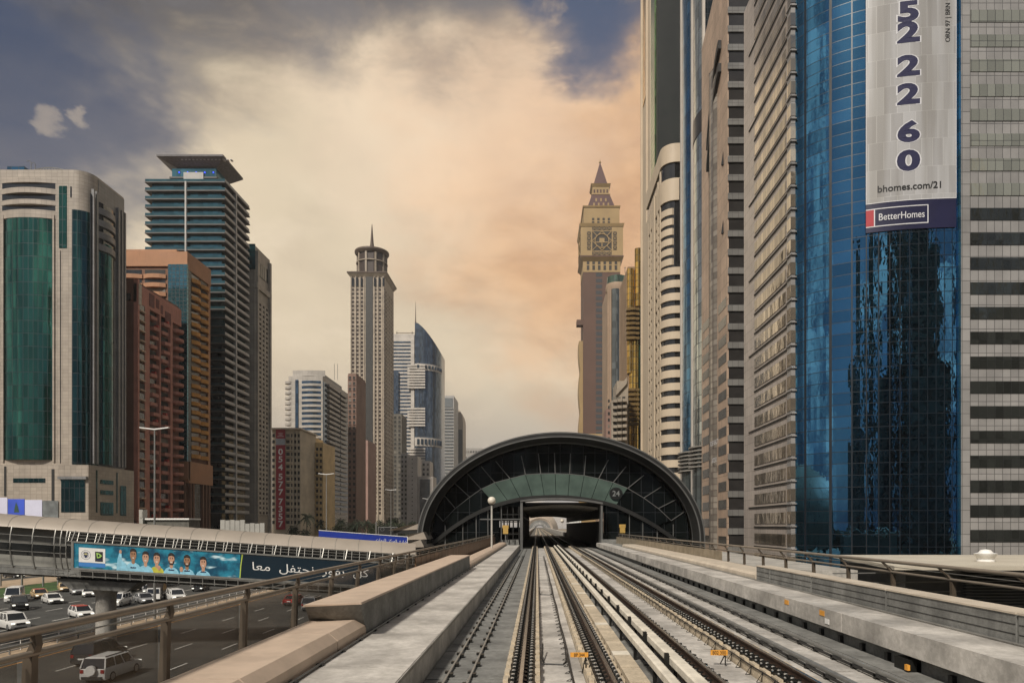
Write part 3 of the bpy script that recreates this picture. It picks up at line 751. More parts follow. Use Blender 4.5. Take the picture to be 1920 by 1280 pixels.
for k in range(1, 22):
    a_ = math.pi*k/22; q = MB(); q.bar((xc2-7.2*math.cos(a_),FY+.6,SZ-3.5+6.6*math.sin(a_)), (xc2-9.6*math.cos(a_),FY+.6,SZ-3.5+9.0*math.sin(a_)), .55, .3); ps.append(q)
emit(s2, 'fascia_panel', ps, white_p)
# parapets beyond the first station
for x0, x1, lb in ((-3.6,-2.3,'l'), (7.2, 8.6,'r')):
    b = MB(); b.box(x0, x1, SE, FY, -2.95, -1.75); b.build('parapet', conc, va)

# globe lamp on the left railing
def globe_lamp(px, pyg, D, zb, r, label, h=None):
    x = PX(px, D); z = PZ(pyg, D); l = top('globe_lamp', label, 'lamp', (x,D,zb))
    b = MB(); b.lathe((x,D,zb), [(.16,0),(.16,.08),(.085,.12),(.075,z-zb-r-.05),(.12,z-zb-r)], 12); b.build('pole', mat('lamp_pole', (.55,.53,.48), .4, .3, .1, 2), l, True)
    b = MB(); b.sphere((x,D,z), r, 16); b.build('globe', mat('lamp_globe', (.62,.57,.48), .3, 0, .06, 2), l, True)
    b = MB(); b.lathe((x,D,z-r-.06), [(.001,0),(.13,0),(.17,.10),(.001,.11)], 12); b.build('collar', st_dark, l, True)
globe_lamp(922, 938, 58, -2.4, .34, 'pale globe lamp on a slim pole in front of the station arch')
globe_lamp(1054, 976, 330, -2.7, .9, 'far globe lamp on a pole seen through the tunnel opening')
# yellow units at the platform ends
for px, D_, z0, lb in ((948, 76, -1.2, 'small yellow emergency unit on the platform end left of the portal'), (1167, 76, -1.1, 'small yellow emergency unit on the platform end right of the portal')):
    x = PX(px, D_); c = top('emergency_unit', lb, 'equipment', (x,D_,-1.6)); ym = mat('unit_yellow', (.42,.27,.07), .5, 0, .15, 3)
    q = MB(); q.box(x-.28, x+.28, D_-.2, D_+.2, z0+.3, z0+1.2); q.box(x-.35,x+.35,D_-.16,D_+.16,z0+.9,z0+1.25); q.build('cabinet', ym, c)
    q = MB(); q.box(x-.06, x+.06, D_-.06, D_+.06, -1.9, z0+.3); q.build('post', st_trim, c)
q = MB(); q.box(PX(1128,79),PX(1165,79),79,80.5,-2.95,-1.6); q.build('end_block', conc_grey, va)

# ================================================================== towers left of the road
dark_glass = mat('dark_window', (.012,.014,.015), .08, 0, .3, .4, spec=.9)
dark_void = mat('dark_recess', (.015,.015,.014), .7, 0, .3, .5)

def tower(label, x, D, cat='tower'):
    return top('tower_block', label, cat, (x, D, GZ))

# --- green glass office tower at the far left
T = tower('stone office tower with tall green glass bays and a rounded corner, leftmost tower', -140, 185)
s = 1.2121; D0 = 150*s; X0 = -98.7*s
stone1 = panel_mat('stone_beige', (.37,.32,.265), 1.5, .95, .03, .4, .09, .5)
stone1b = panel_mat('stone_grey_shade', (.20,.20,.20), 1.5, .95, .03, .4, .09, .5)
ggreen = glass_mat('glass_green', (.035,.145,.115), 1.35, 3.4, .07, .95, .06, .5, var=.25)
gteal = glass_mat('glass_teal', (.02,.075,.08), 1.35, 3.4, .07, .95, .06, .5, var=.3)
zt = PZ(318, D0); zm = PZ(868, D0)
Df = F*X0/(232-VX); rad = 4.2
b = MB(); n = 8
poly = [(-178, D0), (X0-rad, D0)]+[(X0-rad+rad*math.sin(math.pi/2*i/n), D0+rad-rad*math.cos(math.pi/2*i/n)) for i in range(1,n+1)]+[(X0, Df), (-178, Df)]
b.prism(poly, GZ, zt); b.build('wall', [stone1], T, True)
fc = front(D0); sc_ = sideL(X0)
b = MB(); fc.arc(b, PX(8,D0), PX(100,D0), 1.5, PZ(862,D0), PZ(412,D0)); b.build('glass_bay', ggreen, T, True)
q = MB()
for a, c_ in ((5,8),(100,103)): fc.box(q, PX(a,D0), PX(c_,D0), .02, .35, PZ(866,D0), PZ(404,D0))
q.build('bay_frame', stone1, T)
for ya, yb in ((344,355),(365,377),(386,396)):
    b = MB(); fc.arc(b, PX(4,D0), PX(104,D0), .25, PZ(yb,D0), PZ(ya,D0)); b.build('louvre_opening', dark_glass, T)
for ya, yb in ((335,344),(355,365),(377,386),(396,411)):
    b = MB(); fc.arc(b, PX(2,D0), PX(106,D0), 1.3 if ya>350 else .8, PZ(yb,D0), PZ(ya,D0)); b.build('curved_band', stone1, T, True)
b = MB(); fc.box(b, PX(111,D0), PX(125.5,D0), .02, .12, PZ(465,D0), PZ(349,D0)); b.build('glass_strip', ggreen, T)
b = MB(); fc.box(b, PX(132,D0), PX(134.5,D0), .02, .10, PZ(370,D0), PZ(350,D0)); b.build('glass_strip', dark_glass, T)
b = MB(); fc.box(b, PX(113,D0), PX(114,D0), .02, .12, PZ(868,D0), PZ(470,D0)); b.build('shadow_joint', dark_void, T)
b = MB(); pl = [(X0-rad+(rad+.12)*math.sin(math.pi/2*i/n), D0+rad-(rad+.12)*math.cos(math.pi/2*i/n)) for i in range(0,n+1)]
b.loft([[(x,y,z) for x,y in pl]+[(X0-rad,D0+rad,z)] for z in (PZ(870,D0), PZ(393,D0))]); b.build('glass_bay', gteal, T, True)
def su(px): return F*X0/(px-VX)
side_stone_shaded = stone1b  # darker copy of the front stone: the side's shade is put into the colour
b = MB(); sc_.box(b, D0+rad, Df, .01, .16, GZ, zt-.5); b.build('side_cladding_shaded', side_stone_shaded, T)
b = MB(); sc_.arc(b, su(184), su(213), 1.2, PZ(868,D0), PZ(440,D0), .1); b.build('glass_bay', gteal, T, True)
for i in range(4):
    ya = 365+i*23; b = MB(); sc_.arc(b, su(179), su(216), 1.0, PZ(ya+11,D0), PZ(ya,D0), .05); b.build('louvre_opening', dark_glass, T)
    b = MB(); sc_.arc(b, su(179), su(216), 1.7, PZ(ya+23,D0), PZ(ya+11,D0), .05); b.build('curved_band', side_stone_shaded, T, True)
for a, c_ in ((168,170.5),(173,175),(221,223),(227,228.5)):
    b = MB(); sc_.box(b, su(a), su(c_), .1, .22, PZ(868,D0), PZ(360,D0)); b.build('glass_strip', dark_glass, T)
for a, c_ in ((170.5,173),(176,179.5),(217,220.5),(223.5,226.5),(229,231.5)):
    b = MB(); sc_.box(b, su(a), su(c_), .1, .8, PZ(868,D0), PZ(350,D0)); b.build('pier', side_stone_shaded, T)
# podium
b = MB(); b.box(-178.5, X0+1.2, D0-1.6, Df+3, GZ, PZ(872,D0)); b.build('podium', stone1, T)
fp = front(D0-1.6); sp_ = sideL(X0+1.2)
for (a, c_, y0, y1, mm) in ((115,160,960,900,gteal),(8,12,930,875,dark_void),(97,102,940,880,dark_void),(25,85,905,897,gteal)):
    q = MB(); fp.box(q, PX(a,D0-1.6), PX(c_,D0-1.6), .02, .10, PZ(y0,D0), PZ(y1,D0)); q.build('podium_window', mm, T)
q = MB(); fp.box(q, PX(112,D0-1.6), PX(165,D0-1.6), .02, .9, PZ(899,D0), PZ(894,D0)); q.build('canopy', stone1b, T)
for (a, c_, y0, y1) in ((188,212,905,897),(188,212,925,917),(188,212,965,940),(180,182,960,880),(218,220,960,880),(225,236,965,905)):
    q = MB(); sp_.box(q, F*(X0+1.2)/(a-VX), F*(X0+1.2)/(c_-VX), .02, .12, PZ(y0,D0), PZ(y1,D0)); q.build('podium_window', gteal, T)
q = MB(); q.box(PX(8,D0), PX(40,D0), D0+1, D0+6, zt, PZ(308,D0)); q.build('plant_room', glass_mat('glass_navy', (.03,.12,.22), 2, 2, .06, .6, .1), T)
# lattice dome on the roof
ps = []
def dome(u): return (PX(38+u*108,D0+4), D0+4, zt+ (PZ(304,D0)-PZ(320,D0))*(1-(2*u-1)**2)*(.95)+.4)
q = MB(); q.tube([dome(i/20) for i in range(21)], .14, 5); q.tube([(dome(i/20)[0], D0+4, dome(i/20)[2]-1.0) for i in range(21)], .12, 5); q.tube([(dome(i/20)[0], D0+10, dome(i/20)[2]-.3) for i in range(21)], .12, 5)
for i in range(21): x,y,z = dome(i/20); q.bar((x,y,z-1.0), (x,y+6,z-.2), .10); q.bar((x,y,zt), (x,y,z), .10)
q.build('roof_lattice', galv, T)
for px, py in ((58,294),(66,298)):
    q = MB(); x = PX(px,D0+2); q.tube([(x,D0+2,zt),(x,D0+2,PZ(py+3,D0)),(x-.3,D0+2,PZ(py,D0)),(x-1.2,D0+2,PZ(py+1,D0))], .10, 5); q.build('roof_mast', st_trim, T)

# --- reddish pink apartment tower
T = tower('reddish pink apartment tower with staggered balconies, behind the green glass tower', -135, 215)
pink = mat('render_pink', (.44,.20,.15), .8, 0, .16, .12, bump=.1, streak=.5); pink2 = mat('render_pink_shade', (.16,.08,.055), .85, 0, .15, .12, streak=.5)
ptrim = mat('sill_tan', (.50,.36,.26), .7, 0, .15, 1); red_aw = mat('awning_red', (.35,.04,.03), .7, 0, .2, 1)
Dp = DL(258); De = DL(324); zt = PZ(524,Dp)
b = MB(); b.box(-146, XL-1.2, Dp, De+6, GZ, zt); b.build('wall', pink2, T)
fs_ = sideL(XL-1.2); b = MB()
z0p = PZ(975,Dp); fh = PZ(575,Dp)-PZ(593.6,Dp)
nF = int((PZ(560,Dp)-z0p)/fh)
ztop = z0p+nF*fh
fs_.box(b, Dp, De+6, 0, .9, ztop, zt-1.0)
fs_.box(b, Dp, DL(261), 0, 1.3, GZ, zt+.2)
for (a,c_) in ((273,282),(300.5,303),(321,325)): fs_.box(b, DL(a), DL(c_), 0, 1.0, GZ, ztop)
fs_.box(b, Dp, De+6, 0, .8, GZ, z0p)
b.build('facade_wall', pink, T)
for k,(a, c_, y0, y1) in enumerate(((281,291,560,535),(294,300,556,538),(303,307,562,545),(311,322,575,552))):
    q = MB(); fs_.box(q, DL(a), DL(c_), .92, 1.0, PZ(y0,Dp), PZ(y1,Dp)); q.build('roof_panel', mat('panel_maroon',(.13,.035,.03),.7), T)
q = MB(); fs_.box(q, DL(259), DL(264), 1.32, 1.5, PZ(570,Dp), PZ(531,Dp)); q.build('vent_panel', mat('vent_cream',(.45,.40,.32),.6), T)
q = MB(); front(Dp).box(q, PX(236,Dp), PX(245,Dp), .02, .2, PZ(563,Dp), PZ(550,Dp)); q.build('window', dark_void, T)
wn=[]; sl=[]; bal=[]; wn2=[]; aw=[]
for i in range(nF):
    z = z0p+i*fh
    q = MB(); fs_.box(q, DL(262), DL(273), .02, .9, z+.95, z+fh-.15); wn.append(q)
    q = MB(); fs_.poly(q, [(DL(260.5),0),(DL(262),1.7),(DL(271),1.7),(DL(273.5),0)], z+.55, z+.95); sl.append(q)
    for a, c_, ph in ((282,299,0),(303,321,1)):
        q = MB(); fs_.box(q, DL(a), DL(c_), .02, .12, z+.9, z+fh-.25); wn2.append(q)
        st_ = (i+ph)%3
        a2 = a+ (0, 4, 7)[st_]*.7; q = MB(); fs_.poly(q, [(DL(a2),0),(DL(a2),1.5),(DL(a2+9),1.9),(DL(a2+11),0)], z, z+1.05); bal.append(q)
        if (i*7+ph*3)%5 == 0: q = MB(); fs_.box(q, DL(a2+7), DL(a2+10), .3, 1.5, z+1.06, z+2.0); aw.append(q)
    q = MB(); ce = fs_.p(De+4, .0, z); q.lathe((ce[0], ce[1], z), [(.01,0),(2.3,.15),(2.5,.45),(2.5,1.2),(.01,1.2)], 12); bal.append(q)
emit(T,'bay_window',wn,dark_glass); emit(T,'window_sill',sl,ptrim); emit(T,'window',wn2,dark_void,60); emit(T,'balcony',bal,pink,100); emit(T,'awning',aw,red_aw)

# --- orange tower with glass corner bay
T = tower('orange apartment tower with a blue glass corner bay and ochre balconies', -135, 245)
oran = mat('render_orange', (.40,.205,.11), .75, 0, .12, .1, streak=.3); ochre = mat('balcony_ochre', (.50,.24,.055), .7, 0, .15, .3)
obrown = mat('render_brown', (.17,.085,.05), .8, 0, .15, .15, streak=.4)
gbay = glass_mat('glass_bay_blue', (.07,.20,.25), 1.3, 1.3, .09, .75, .05, .6, var=.2); gdark = glass_mat('glass_dark', (.02,.028,.03), 1.5, 1.6, .06, .6, .08, .5)
Do = DL(355); De = DL(397); zt = PZ(475,Do)
b = MB(); b.box(-165, XL-1, Do, De, GZ, zt); b.build('wall', obrown, T)
b = MB(); b.box(-160, XL-6, Do+3, De-2, zt, PZ(461,Do)); b.build('penthouse', oran, T)
ff = front(Do); fs_ = sideL(XL-1); z9 = PZ(865,Do)
b = MB(); ff.box(b, -165, XL-.4, 0, .6, PZ(500,Do), zt+.4); fs_.box(b, Do+.01, De+.3, 0, .61, PZ(505,Do), zt+.41); fs_.box(b, De-1.6, De, 0, .5, z9, PZ(505,Do)); b.build('parapet', oran, T)
fh = 16.7*Do/F; wn=[]; bal=[]; slv=[]
i = 0; z = PZ(522,Do)
while z > z9:
    if z > PZ(620,Do):
        for (a,c_) in ((200,268),(270,312)):
            q = MB(); ff.arc(q, PX(a,Do), PX(c_,Do), 1.0, z-.1, z+1.3, .4, 4); bal.append(q)
            q = MB(); ff.box(q, PX(a+2,Do), PX(c_-2,Do), .02, .1, z+1.3, z+fh-.1); wn.append(q)
    for (a,c_) in ((363,378),(380,393)):
        q = MB(); fs_.arc(q, DL(a), DL(c_), 1.2, z-.1, z+1.25, .5, 4); slv.append(q)
        q = MB(); fs_.box(q, DL(a)+.2, DL(c_)-.2, .02, .12, z+1.25, z+fh-.1); wn.append(q)
    z -= fh
emit(T,'balcony',bal,oran); emit(T,'balcony',slv,ochre); emit(T,'window',wn,dark_glass)
q = MB(); ff.box(q, PX(317,Do), PX(353,Do), .05, .8, z9, PZ(497,Do)); q.build('glass_bay', gbay, T)
q = MB(); fs_.box(q, Do+.05, DL(361), 0.02, .5, z9, PZ(500,Do)); q.build('glass_bay', gdark, T)
q = MB(); ff.box(q, PX(322,Do), PX(355,Do)+.3, .02, 1.2, PZ(900,Do), z9); fs_.box(q, Do-1, De+.2, .02, 1.3, PZ(905,Do), z9); q.build('base_band', oran, T)
for px in (330,338,346): q = MB(); ff.box(q, PX(px,Do), PX(px+3,Do), .02, 1.0, GZ, PZ(900,Do)); q.build('column', obrown, T)
for px in (357,362,380,386,392): q = MB(); fs_.box(q, DL(px), DL(px+2.2), .02, 1.1, GZ, PZ(905,Do)); q.build('column', obrown, T)
q = MB(); fs_.box(q, DL(366), DL(378), .02, .6, GZ, PZ(880,Do)); q.build('glass_wall', gdark, T)

# --- dark balcony tower with the flying roof
T = tower('tall dark tower ringed by balcony slabs, with a flat flying roof on top', -140, 275)
Dq = DL(422); De = DL(468); zt = PZ(340,Dq); xl = PX(281,Dq)
gblue = glass_mat('glass_sea', (.07,.20,.24), 1.9, 5, .05, .7, .06, .5, var=.35); gdk2 = glass_mat('glass_smoke', (.022,.032,.036), 1.9, 5, .05, .6, .07, .5, var=.4)
slabm = mat('slab_grey', (.09,.085,.08), .6, 0, .12, .2); slabl = mat('slab_light', (.36,.35,.33), .5, 0, .12, .2); rail_g = mat('glass_rail', (.045,.12,.14), .10, .6, .2, .3, spec=.8)
b = MB(); b.box(xl, XL-2, Dq+1.5, De, PZ(640,Dq), zt); b.build('glass_core', gblue, T)
b = MB(); b.box(xl, XL-2, Dq+1.5, De, GZ, PZ(640,Dq)-.01); b.build('glass_core', gdk2, T)
fh = 15.9*Dq/F; nF = int((zt-PZ(970,Dq))/fh); sl=[]; rl=[]; rs=[]
for i in range(nF+1):
    z = zt-i*fh
    q = MB(); q.box(xl-2, XL, Dq, De+.5, z-.42, z); sl.append(q)
    q = MB(); q.box(xl-1.9, XL-.1, Dq+.08, Dq+.14, z, z+.95); rl.append(q)
    q = MB(); q.box(XL-.16, XL-.08, Dq+.3, De, z, z+1.0); rs.append(q)
emit(T,'floor_slab',sl,slabm); emit(T,'balustrade',rl,rail_g); emit(T,'balustrade',rs,slabl)
for px in (348,): q = MB(); q.box(PX(px-1.5,Dq), PX(px+1.5,Dq), Dq-.15, Dq+1.4, GZ, zt); q.build('fin', slabl, T)
q = MB(); q.box(XL-.9, XL+.15, DL(442), DL(444), GZ, zt); q.build('fin', slabl, T)
Dr = Dq+.3; zr = PZ(290,Dr-.2)
b = MB(); b.box(PX(322,Dr+3), PX(405,Dr+3), Dr+3.2, De-8, zt, zr-3.6); b.build('penthouse', gblue, T)
b = MB(); b.box(PX(345,Dr+3), PX(382,Dr+3), Dr+2.6, Dr+4, zt+.2, zt+5); b.build('penthouse_wall', slabl, T)
b = MB(); b.box(PX(318,Dr+3), PX(407,Dr+3), Dr+2.8, De-7.5, zr-7.5, zr-6.9); b.build('penthouse_slab', slabm, T)
xa = PX(293,Dr); xb = PX(418,Dr)
b = MB(); b.hexa([(xa+7,Dr+5,zr-3.4),(xb-5,Dr+5,zr-3.4),(xb-5,Dr+16,zr-3.4),(xa+7,Dr+16,zr-3.4),(xa,Dr,zr-.5),(xb,Dr,zr-.5),(xb,Dr+18,zr-.5),(xa,Dr+18,zr-.5)]); b.build('roof_soffit', mat('soffit_grey',(.20,.19,.19),.5), T)
b = MB(); b.box(xa, xb, Dr, Dr+18, zr-.49, zr+.2); b.build('flying_roof', mat('roof_dark',(.06,.055,.06),.5), T)
ps=[]
for k in range(14):
    q = MB(); x = xa+9+k*1.45; q.box(x, x+.7, Dr+1.0, Dr+2.6, zr-1.3, zr-1.0); ps.append(q)
emit(T,'soffit_light',ps,mat('soffit_strip',(.5,.48,.45),.5))
for k in range(5):
    q = MB(); q.sphere((PX(336+k*16,Dr+3), Dr+3.0, zr-5.2), .28, 8); q.build('blue_lamp', mat('lamp_blue',(.03,.03,.5),.4,emit=(.05,.08,.9),estr=1.6), T)
q = MB(); q.lathe((PX(298,Dq+5), Dq+6, zt), [(3.4,0),(3.4,.5),(3.0,1.6),(1.2,2.8),(.01,3.2)], 10); q.build('roof_pavilion', slabm, T, True)

# --- grey tan tower beside it
T = tower('slim grey and tan tower with a blue glass edge, right of the flying roof tower', -135, 300)
Dt = DL(480); De = DL(508); zt = PZ(460,Dt)
tan2 = panel_mat('stone_tan', (.38,.34,.285), 2.4, 3.2, .05, .6, .1, .6)
b = MB(); b.box(-150, XL-.5, Dt, De, GZ, zt); b.build('wall', tan2, T)
q = MB(); front(Dt).box(q, PX(466,Dt), PX(479,Dt), .05, .5, PZ(505,Dt), PZ(458,Dt)); q.build('glass_corner', glass_mat('glass_aqua',(.06,.20,.24),1.4,1.6,.06,.7,.06), T)
wn=[]; fs_ = sideL(XL-.5); wl = MB()
grid(fs_, wl, wn, DL(485), DL(504), PZ(965,Dt), PZ(560,Dt), 44, 3, .55, .5, .45)
for u in (482.5, 506): fs_.box(wl, DL(u)-.8, DL(u)+.6, 0, 1.1, GZ, zt-2)
wl.build('facade_wall', tan2, T); emit(T,'window',wn,dark_glass,60)
for k in range(5): q = MB(); fs_.box(q, DL(487+k*3.6), DL(489.5+k*3.6), .02, .3, PZ(510,Dt), PZ(484,Dt)); q.build('tall_window', dark_glass, T)
q = MB(); fs_.box(q, Dt, De, .02, .9, PZ(538,Dt), PZ(528,Dt)); q.build('cornice', tan2, T)

# --- low cream block with the red banner
T = tower('cream apartment block carrying the vertical red banner 054 577 7357', -128, 340)
D_ = 340; x0, x1 = PX(510,D_), PX(563,D_); zt = PZ(805,D_)
cream_ = panel_mat('render_cream', (.52,.45,.34), 40, 3.1, .03, .7, .06, .7)
b = MB(); b.box(x0, x1, D_, D_+24, GZ, zt); b.build('wall', cream_, T)
b = MB(); b.box(x0-.6, x1+.8, D_-1.5, D_+25, zt, zt+.7); b.build('roof_slab', mat('roof_cream',(.50,.44,.36),.6), T)
fc = front(D_); wn=[]; wl = MB()
for k in range(15):
    zc = PZ(816+k*11.6, D_)
    for a, c_ in ((510.5,515),(537,543),(546,549),(552,556),(558.5,562)):
        q = MB(); fc.box(q, PX(a,D_), PX(c_,D_), .02, .12, zc-.85, zc+.75); wn.append(q)
    for a, c_ in ((536,550),): fc.box(wl, PX(a,D_), PX(c_,D_), .02, .7, zc-1.5, zc-.9)
fc.box(wl, PX(549.5,D_), PX(551.5,D_), .02, .8, GZ, zt-1.0); fc.box(wl, PX(556.3,D_), PX(558,D_), .02, .6, GZ, zt-1.0)
emit(T,'window',wn,dark_void,100); wl.build('facade_trim', cream_, T)
bn = top('banner', 'tall dark red banner with the phone number 054 577 7357 hanging on the cream block', 'banner', (PX(526.5,D_), D_-.6, PZ(992,D_)))
q = MB(); fc.box(q, PX(518,D_), PX(535.5,D_), .35, .5, PZ(992,D_), PZ(805,D_)); cl = q.build('cloth', mat('banner_red',(.30,.022,.038),.7,0,.08,.2), bn)
q = MB(); fc.box(q, PX(518,D_), PX(535.5,D_), .501, .53, PZ(834,D_), PZ(822,D_)); q.build('grey_band', mat('banner_grey',(.33,.36,.40),.6), bn)
q = MB(); bwh = mat('banner_white',(.72,.70,.70),.6)
for ch, y in zip('0545777357', (852,866,881,898.5,913,927.5,945,959,973,987)):
    letter(q, ch, 4.15, lambda a,c_: (PX(526.8,D_)+a, D_-.54, PZ(y,D_)+c_), 1.15, .022)
for k,(w_,y) in enumerate(((9,812),(7,814.5),(12,817.5))): fc.box(q, PX(526.8-w_/2,D_), PX(526.8+w_/2,D_), .502,.53, PZ(y+.8,D_), PZ(y,D_))
q.build('lettering', bwh, bn, recalc=False)

# --- yellow block next to it
T = tower('yellow apartment block with stepped roof, beside the red banner block', -118, 360)
D_ = 362; yel = panel_mat('render_yellow', (.58,.43,.22), 40, 3.1, .03, .7, .06, .7)
fc = front(D_); wn=[]; wl = MB(); b = MB(); b.box(PX(563,D_), PX(584,D_), D_, D_+20, GZ, PZ(817,D_)); b.box(PX(584.02,D_), PX(605,D_), D_+.6, D_+22, GZ, PZ(829,D_)); b.build('wall', yel, T)
for k in range(15):
    zc = PZ(830+k*11.2, D_)
    for a, c_ in ((565,569),(574,578),(580,582.5),(587,589.5),(592,596),(599,603)):
        if a > 584 and k < 1: continue
        q = MB(); fc.box(q, PX(a,D_), PX(c_,D_), (.02 if a<584 else -.58), (.12 if a<584 else -.48), zc-.8, zc+.7); wn.append(q)
    fc.box(wl, PX(572,D_), PX(581,D_), .02, .9, zc-1.7, zc-.9)
    if k: fc.box(wl, PX(590,D_), PX(598,D_), -.58, .3, zc-1.7, zc-.9)
emit(T,'window',wn,dark_void,100); wl.build('facade_trim', yel, T)

# --- white and blue curved tower
T = tower('white rounded tower with blue window bands and side balconies', -130, 400)
D_ = 384; whs = panel_mat('stone_white', (.40,.37,.33), 3, 1.6, .04, .5, .08, .6); gb3 = glass_mat('glass_steel_blue', (.07,.12,.18), 1.6, 1.8, .06, .7, .08)
x0, x1 = PX(541,D_), XL-.6; De = DL(654); zt = PZ(705,D_)
b = MB(); b.box(x0, x1, D_, De, GZ, zt); b.build('wall', whs, T)
b = MB(); front(D_).arc(b, x0+2, x1+1, 1.2, zt, PZ(694,D_), -1); b.build('crown', whs, T, True)
b = MB(); b.box(PX(600,D_), x1-1, D_+5, De-10, zt, PZ(697,D_)); b.build('plant_room', stone1b, T)
for px in (627,633): q = MB(); q.tube([(PX(px,D_+10),D_+10,zt),(PX(px,D_+10),D_+10,PZ(682,D_+10))], .12, 5); q.build('roof_mast', st_trim, T)
fc = front(D_); fs_ = sideL(x1); bn_=[]; bl=[]; sp=[]
fh = 9.75*D_/F; nF = 31
for k in range(nF):
    z = PZ(714,D_)-k*fh
    q = MB(); fc.arc(q, PX(566,D_), PX(602,D_), .7, z-1.5, z, .1, 5); bn_.append(q)
    q = MB(); fc.arc(q, PX(565,D_), PX(603,D_), 1.1, z-fh+.05, z-1.52, .1, 5); sp.append(q)
    q = MB(); cx = PX(541,D_); q.lathe((cx, D_+2, z-1.6), [(.01,0),(2.6,.1),(2.6,1.4),(.01,1.4)], 12); bl.append(q)
    q = MB(); fc.box(q, PX(619,D_)-.0, PX(631,D_), 1.0, 1.7, z-1.2, z) if False else fs_.box(q, DL(614), DL(634), .05, 1.8, z-1.6, z-.2); bl.append(q)
    q = MB(); fs_.box(q, DL(637), DL(650), .05, 1.4, z-1.6, z-.2); bl.append(q)
emit(T,'window_band',bn_,gb3); emit(T,'spandrel',sp,whs,100,True); emit(T,'balcony',bl,whs,100,True)
q = MB(); fc.box(q, PX(554,D_), PX(559.5,D_), .05, .4, GZ, PZ(712,D_)); q.build('glass_strip', gb3, T)
q = MB(); fs_.box(q, D_+.1, D_+6, .05, .4, GZ, PZ(715,D_)); q.build('glass_strip', gb3, T)
q = MB(); fs_.box(q, DL(613), De, .02, .1, GZ, PZ(715,D_)); q.build('side_glazing', gdark, T)

# --- brown pink slices between
def plain(label, pxa, pxb, pyt, D_, m_, cols, nf, depth=25, wf=.5, hf=.5, pyb=975, cap=100, wm=None, cut=None, roof=None):
    t = tower(label, (PX(pxa,D_)+PX(pxb,D_))/2, D_)
    x0, x1 = PX(pxa,D_), PX(pxb,D_); zt = PZ(pyt,D_)
    b = MB(); b.box(x0, x1, D_, D_+depth, GZ, zt); b.build('wall', m_, t)
    wn=[]; wl = MB(); fc = front(D_)
    fh_ = (zt-PZ(pyb,D_))/nf
    for k in range(nf):
        for j in range(cols):
            cw = (x1-x0)/cols; a = x0+(j+.5)*cw; zc = PZ(pyb,D_)+(k+.5)*fh_
            q = MB(); fc.box(q, a-cw*wf/2, a+cw*wf/2, .03, .15, zc-fh_*hf/2, zc+fh_*hf/2); wn.append(q)
            if k % 1 == 0 and cols > 1: fc.box(wl, a-cw*wf/2-.1, a+cw*wf/2+.1, .03, .5, zc-fh_*hf/2-.35, zc-fh_*hf/2-.02)
    if wn: emit(t,'window',wn,wm or dark_void,cap)
    if wl.v: wl.build('sill_courses', m_, t)
    b = MB(); b.box(x0+.2, x1-.2, D_+.3, D_+depth-.3, zt, zt+1.2); b.build('parapet', m_, t)
    if roof:
        b = MB(); b.box(x0+(x1-x0)*.3, x0+(x1-x0)*.7, D_+4, D_+12, zt+1.2, zt+roof); b.build('plant_room', m_, t)
    return t
brn = mat('render_umber', (.20,.125,.095), .8, 0, .12, .1, streak=.4); brn2 = mat('render_rose', (.30,.19,.155), .8, 0, .12, .1, streak=.4)
grym = mat('render_grey', (.30,.285,.26), .7, 0, .12, .1, streak=.4); paleg = mat('render_pale', (.46,.42,.37), .7, 0, .1, .1, streak=.4); dkol = mat('render_olive', (.13,.12,.10), .8, 0, .15, .1)
plain('narrow umber apartment tower right of the rounded white tower', 652, 668, 703, 452, brn, 2, 26)
plain('rose coloured slab tower with vertical ribs, lower, before the grid tower', 670, 690, 828, 500, brn2, 0, 1)
# small white tower in front of the spire tower
T = plain('white apartment tower with square windows in front of the spire tower', 668, 699, 752, 560, paleg, 4, 24, 8, .45, .5)
D_ = 560; fs_ = Face('s', PX(699,D_), 1); x9 = PX(699,D_)
b = MB(); b.box(PX(690,D_), x9-.01, D_+8, D_+26, GZ, PZ(752,D_)-.5); b.build('wall', paleg, T)
ps = []
for k in range(24):
    z = PZ(762+k*9.3,D_); q = MB(); fs_.box(q, D_+1, D_+24, .02, 1.3, z-1.3, z); ps.append(q)
emit(T,'balcony',ps,grym)
plain('slim white stair tower below the spire tower', 717, 726, 840, 585, paleg, 1, 16, 12, .3, .4)
plain('dark olive slab between the spire tower and the white striped tower', 737, 753, 778, 640, dkol, 2, 24)
T = plain('narrow block with zigzag balconies at the foot of the striped tower', 751, 764, 852, 620, grym, 2, 14, 20)
plain('plain pale block with one column of small windows', 763, 783, 857, 600, paleg, 1, 15, 20, .12, .2)
plain('pale stepped block with grey glass front near the station arch', 783, 806, 866, 640, paleg, 3, 12, 20)
T = tower('low glass fronted block right beside the station arch', PX(798,600), 600)
b = MB(); b.box(PX(784,600), PX(812,600), 600, 620, GZ, PZ(893,600)); b.build('wall', paleg, T)
q = MB(); front(600).box(q, PX(787,600), PX(806,600), .05, .5, GZ, PZ(898,600)); q.build('glass_front', glass_mat('glass_grey',(.16,.19,.21),3,3.4,.1,.6,.1), T)

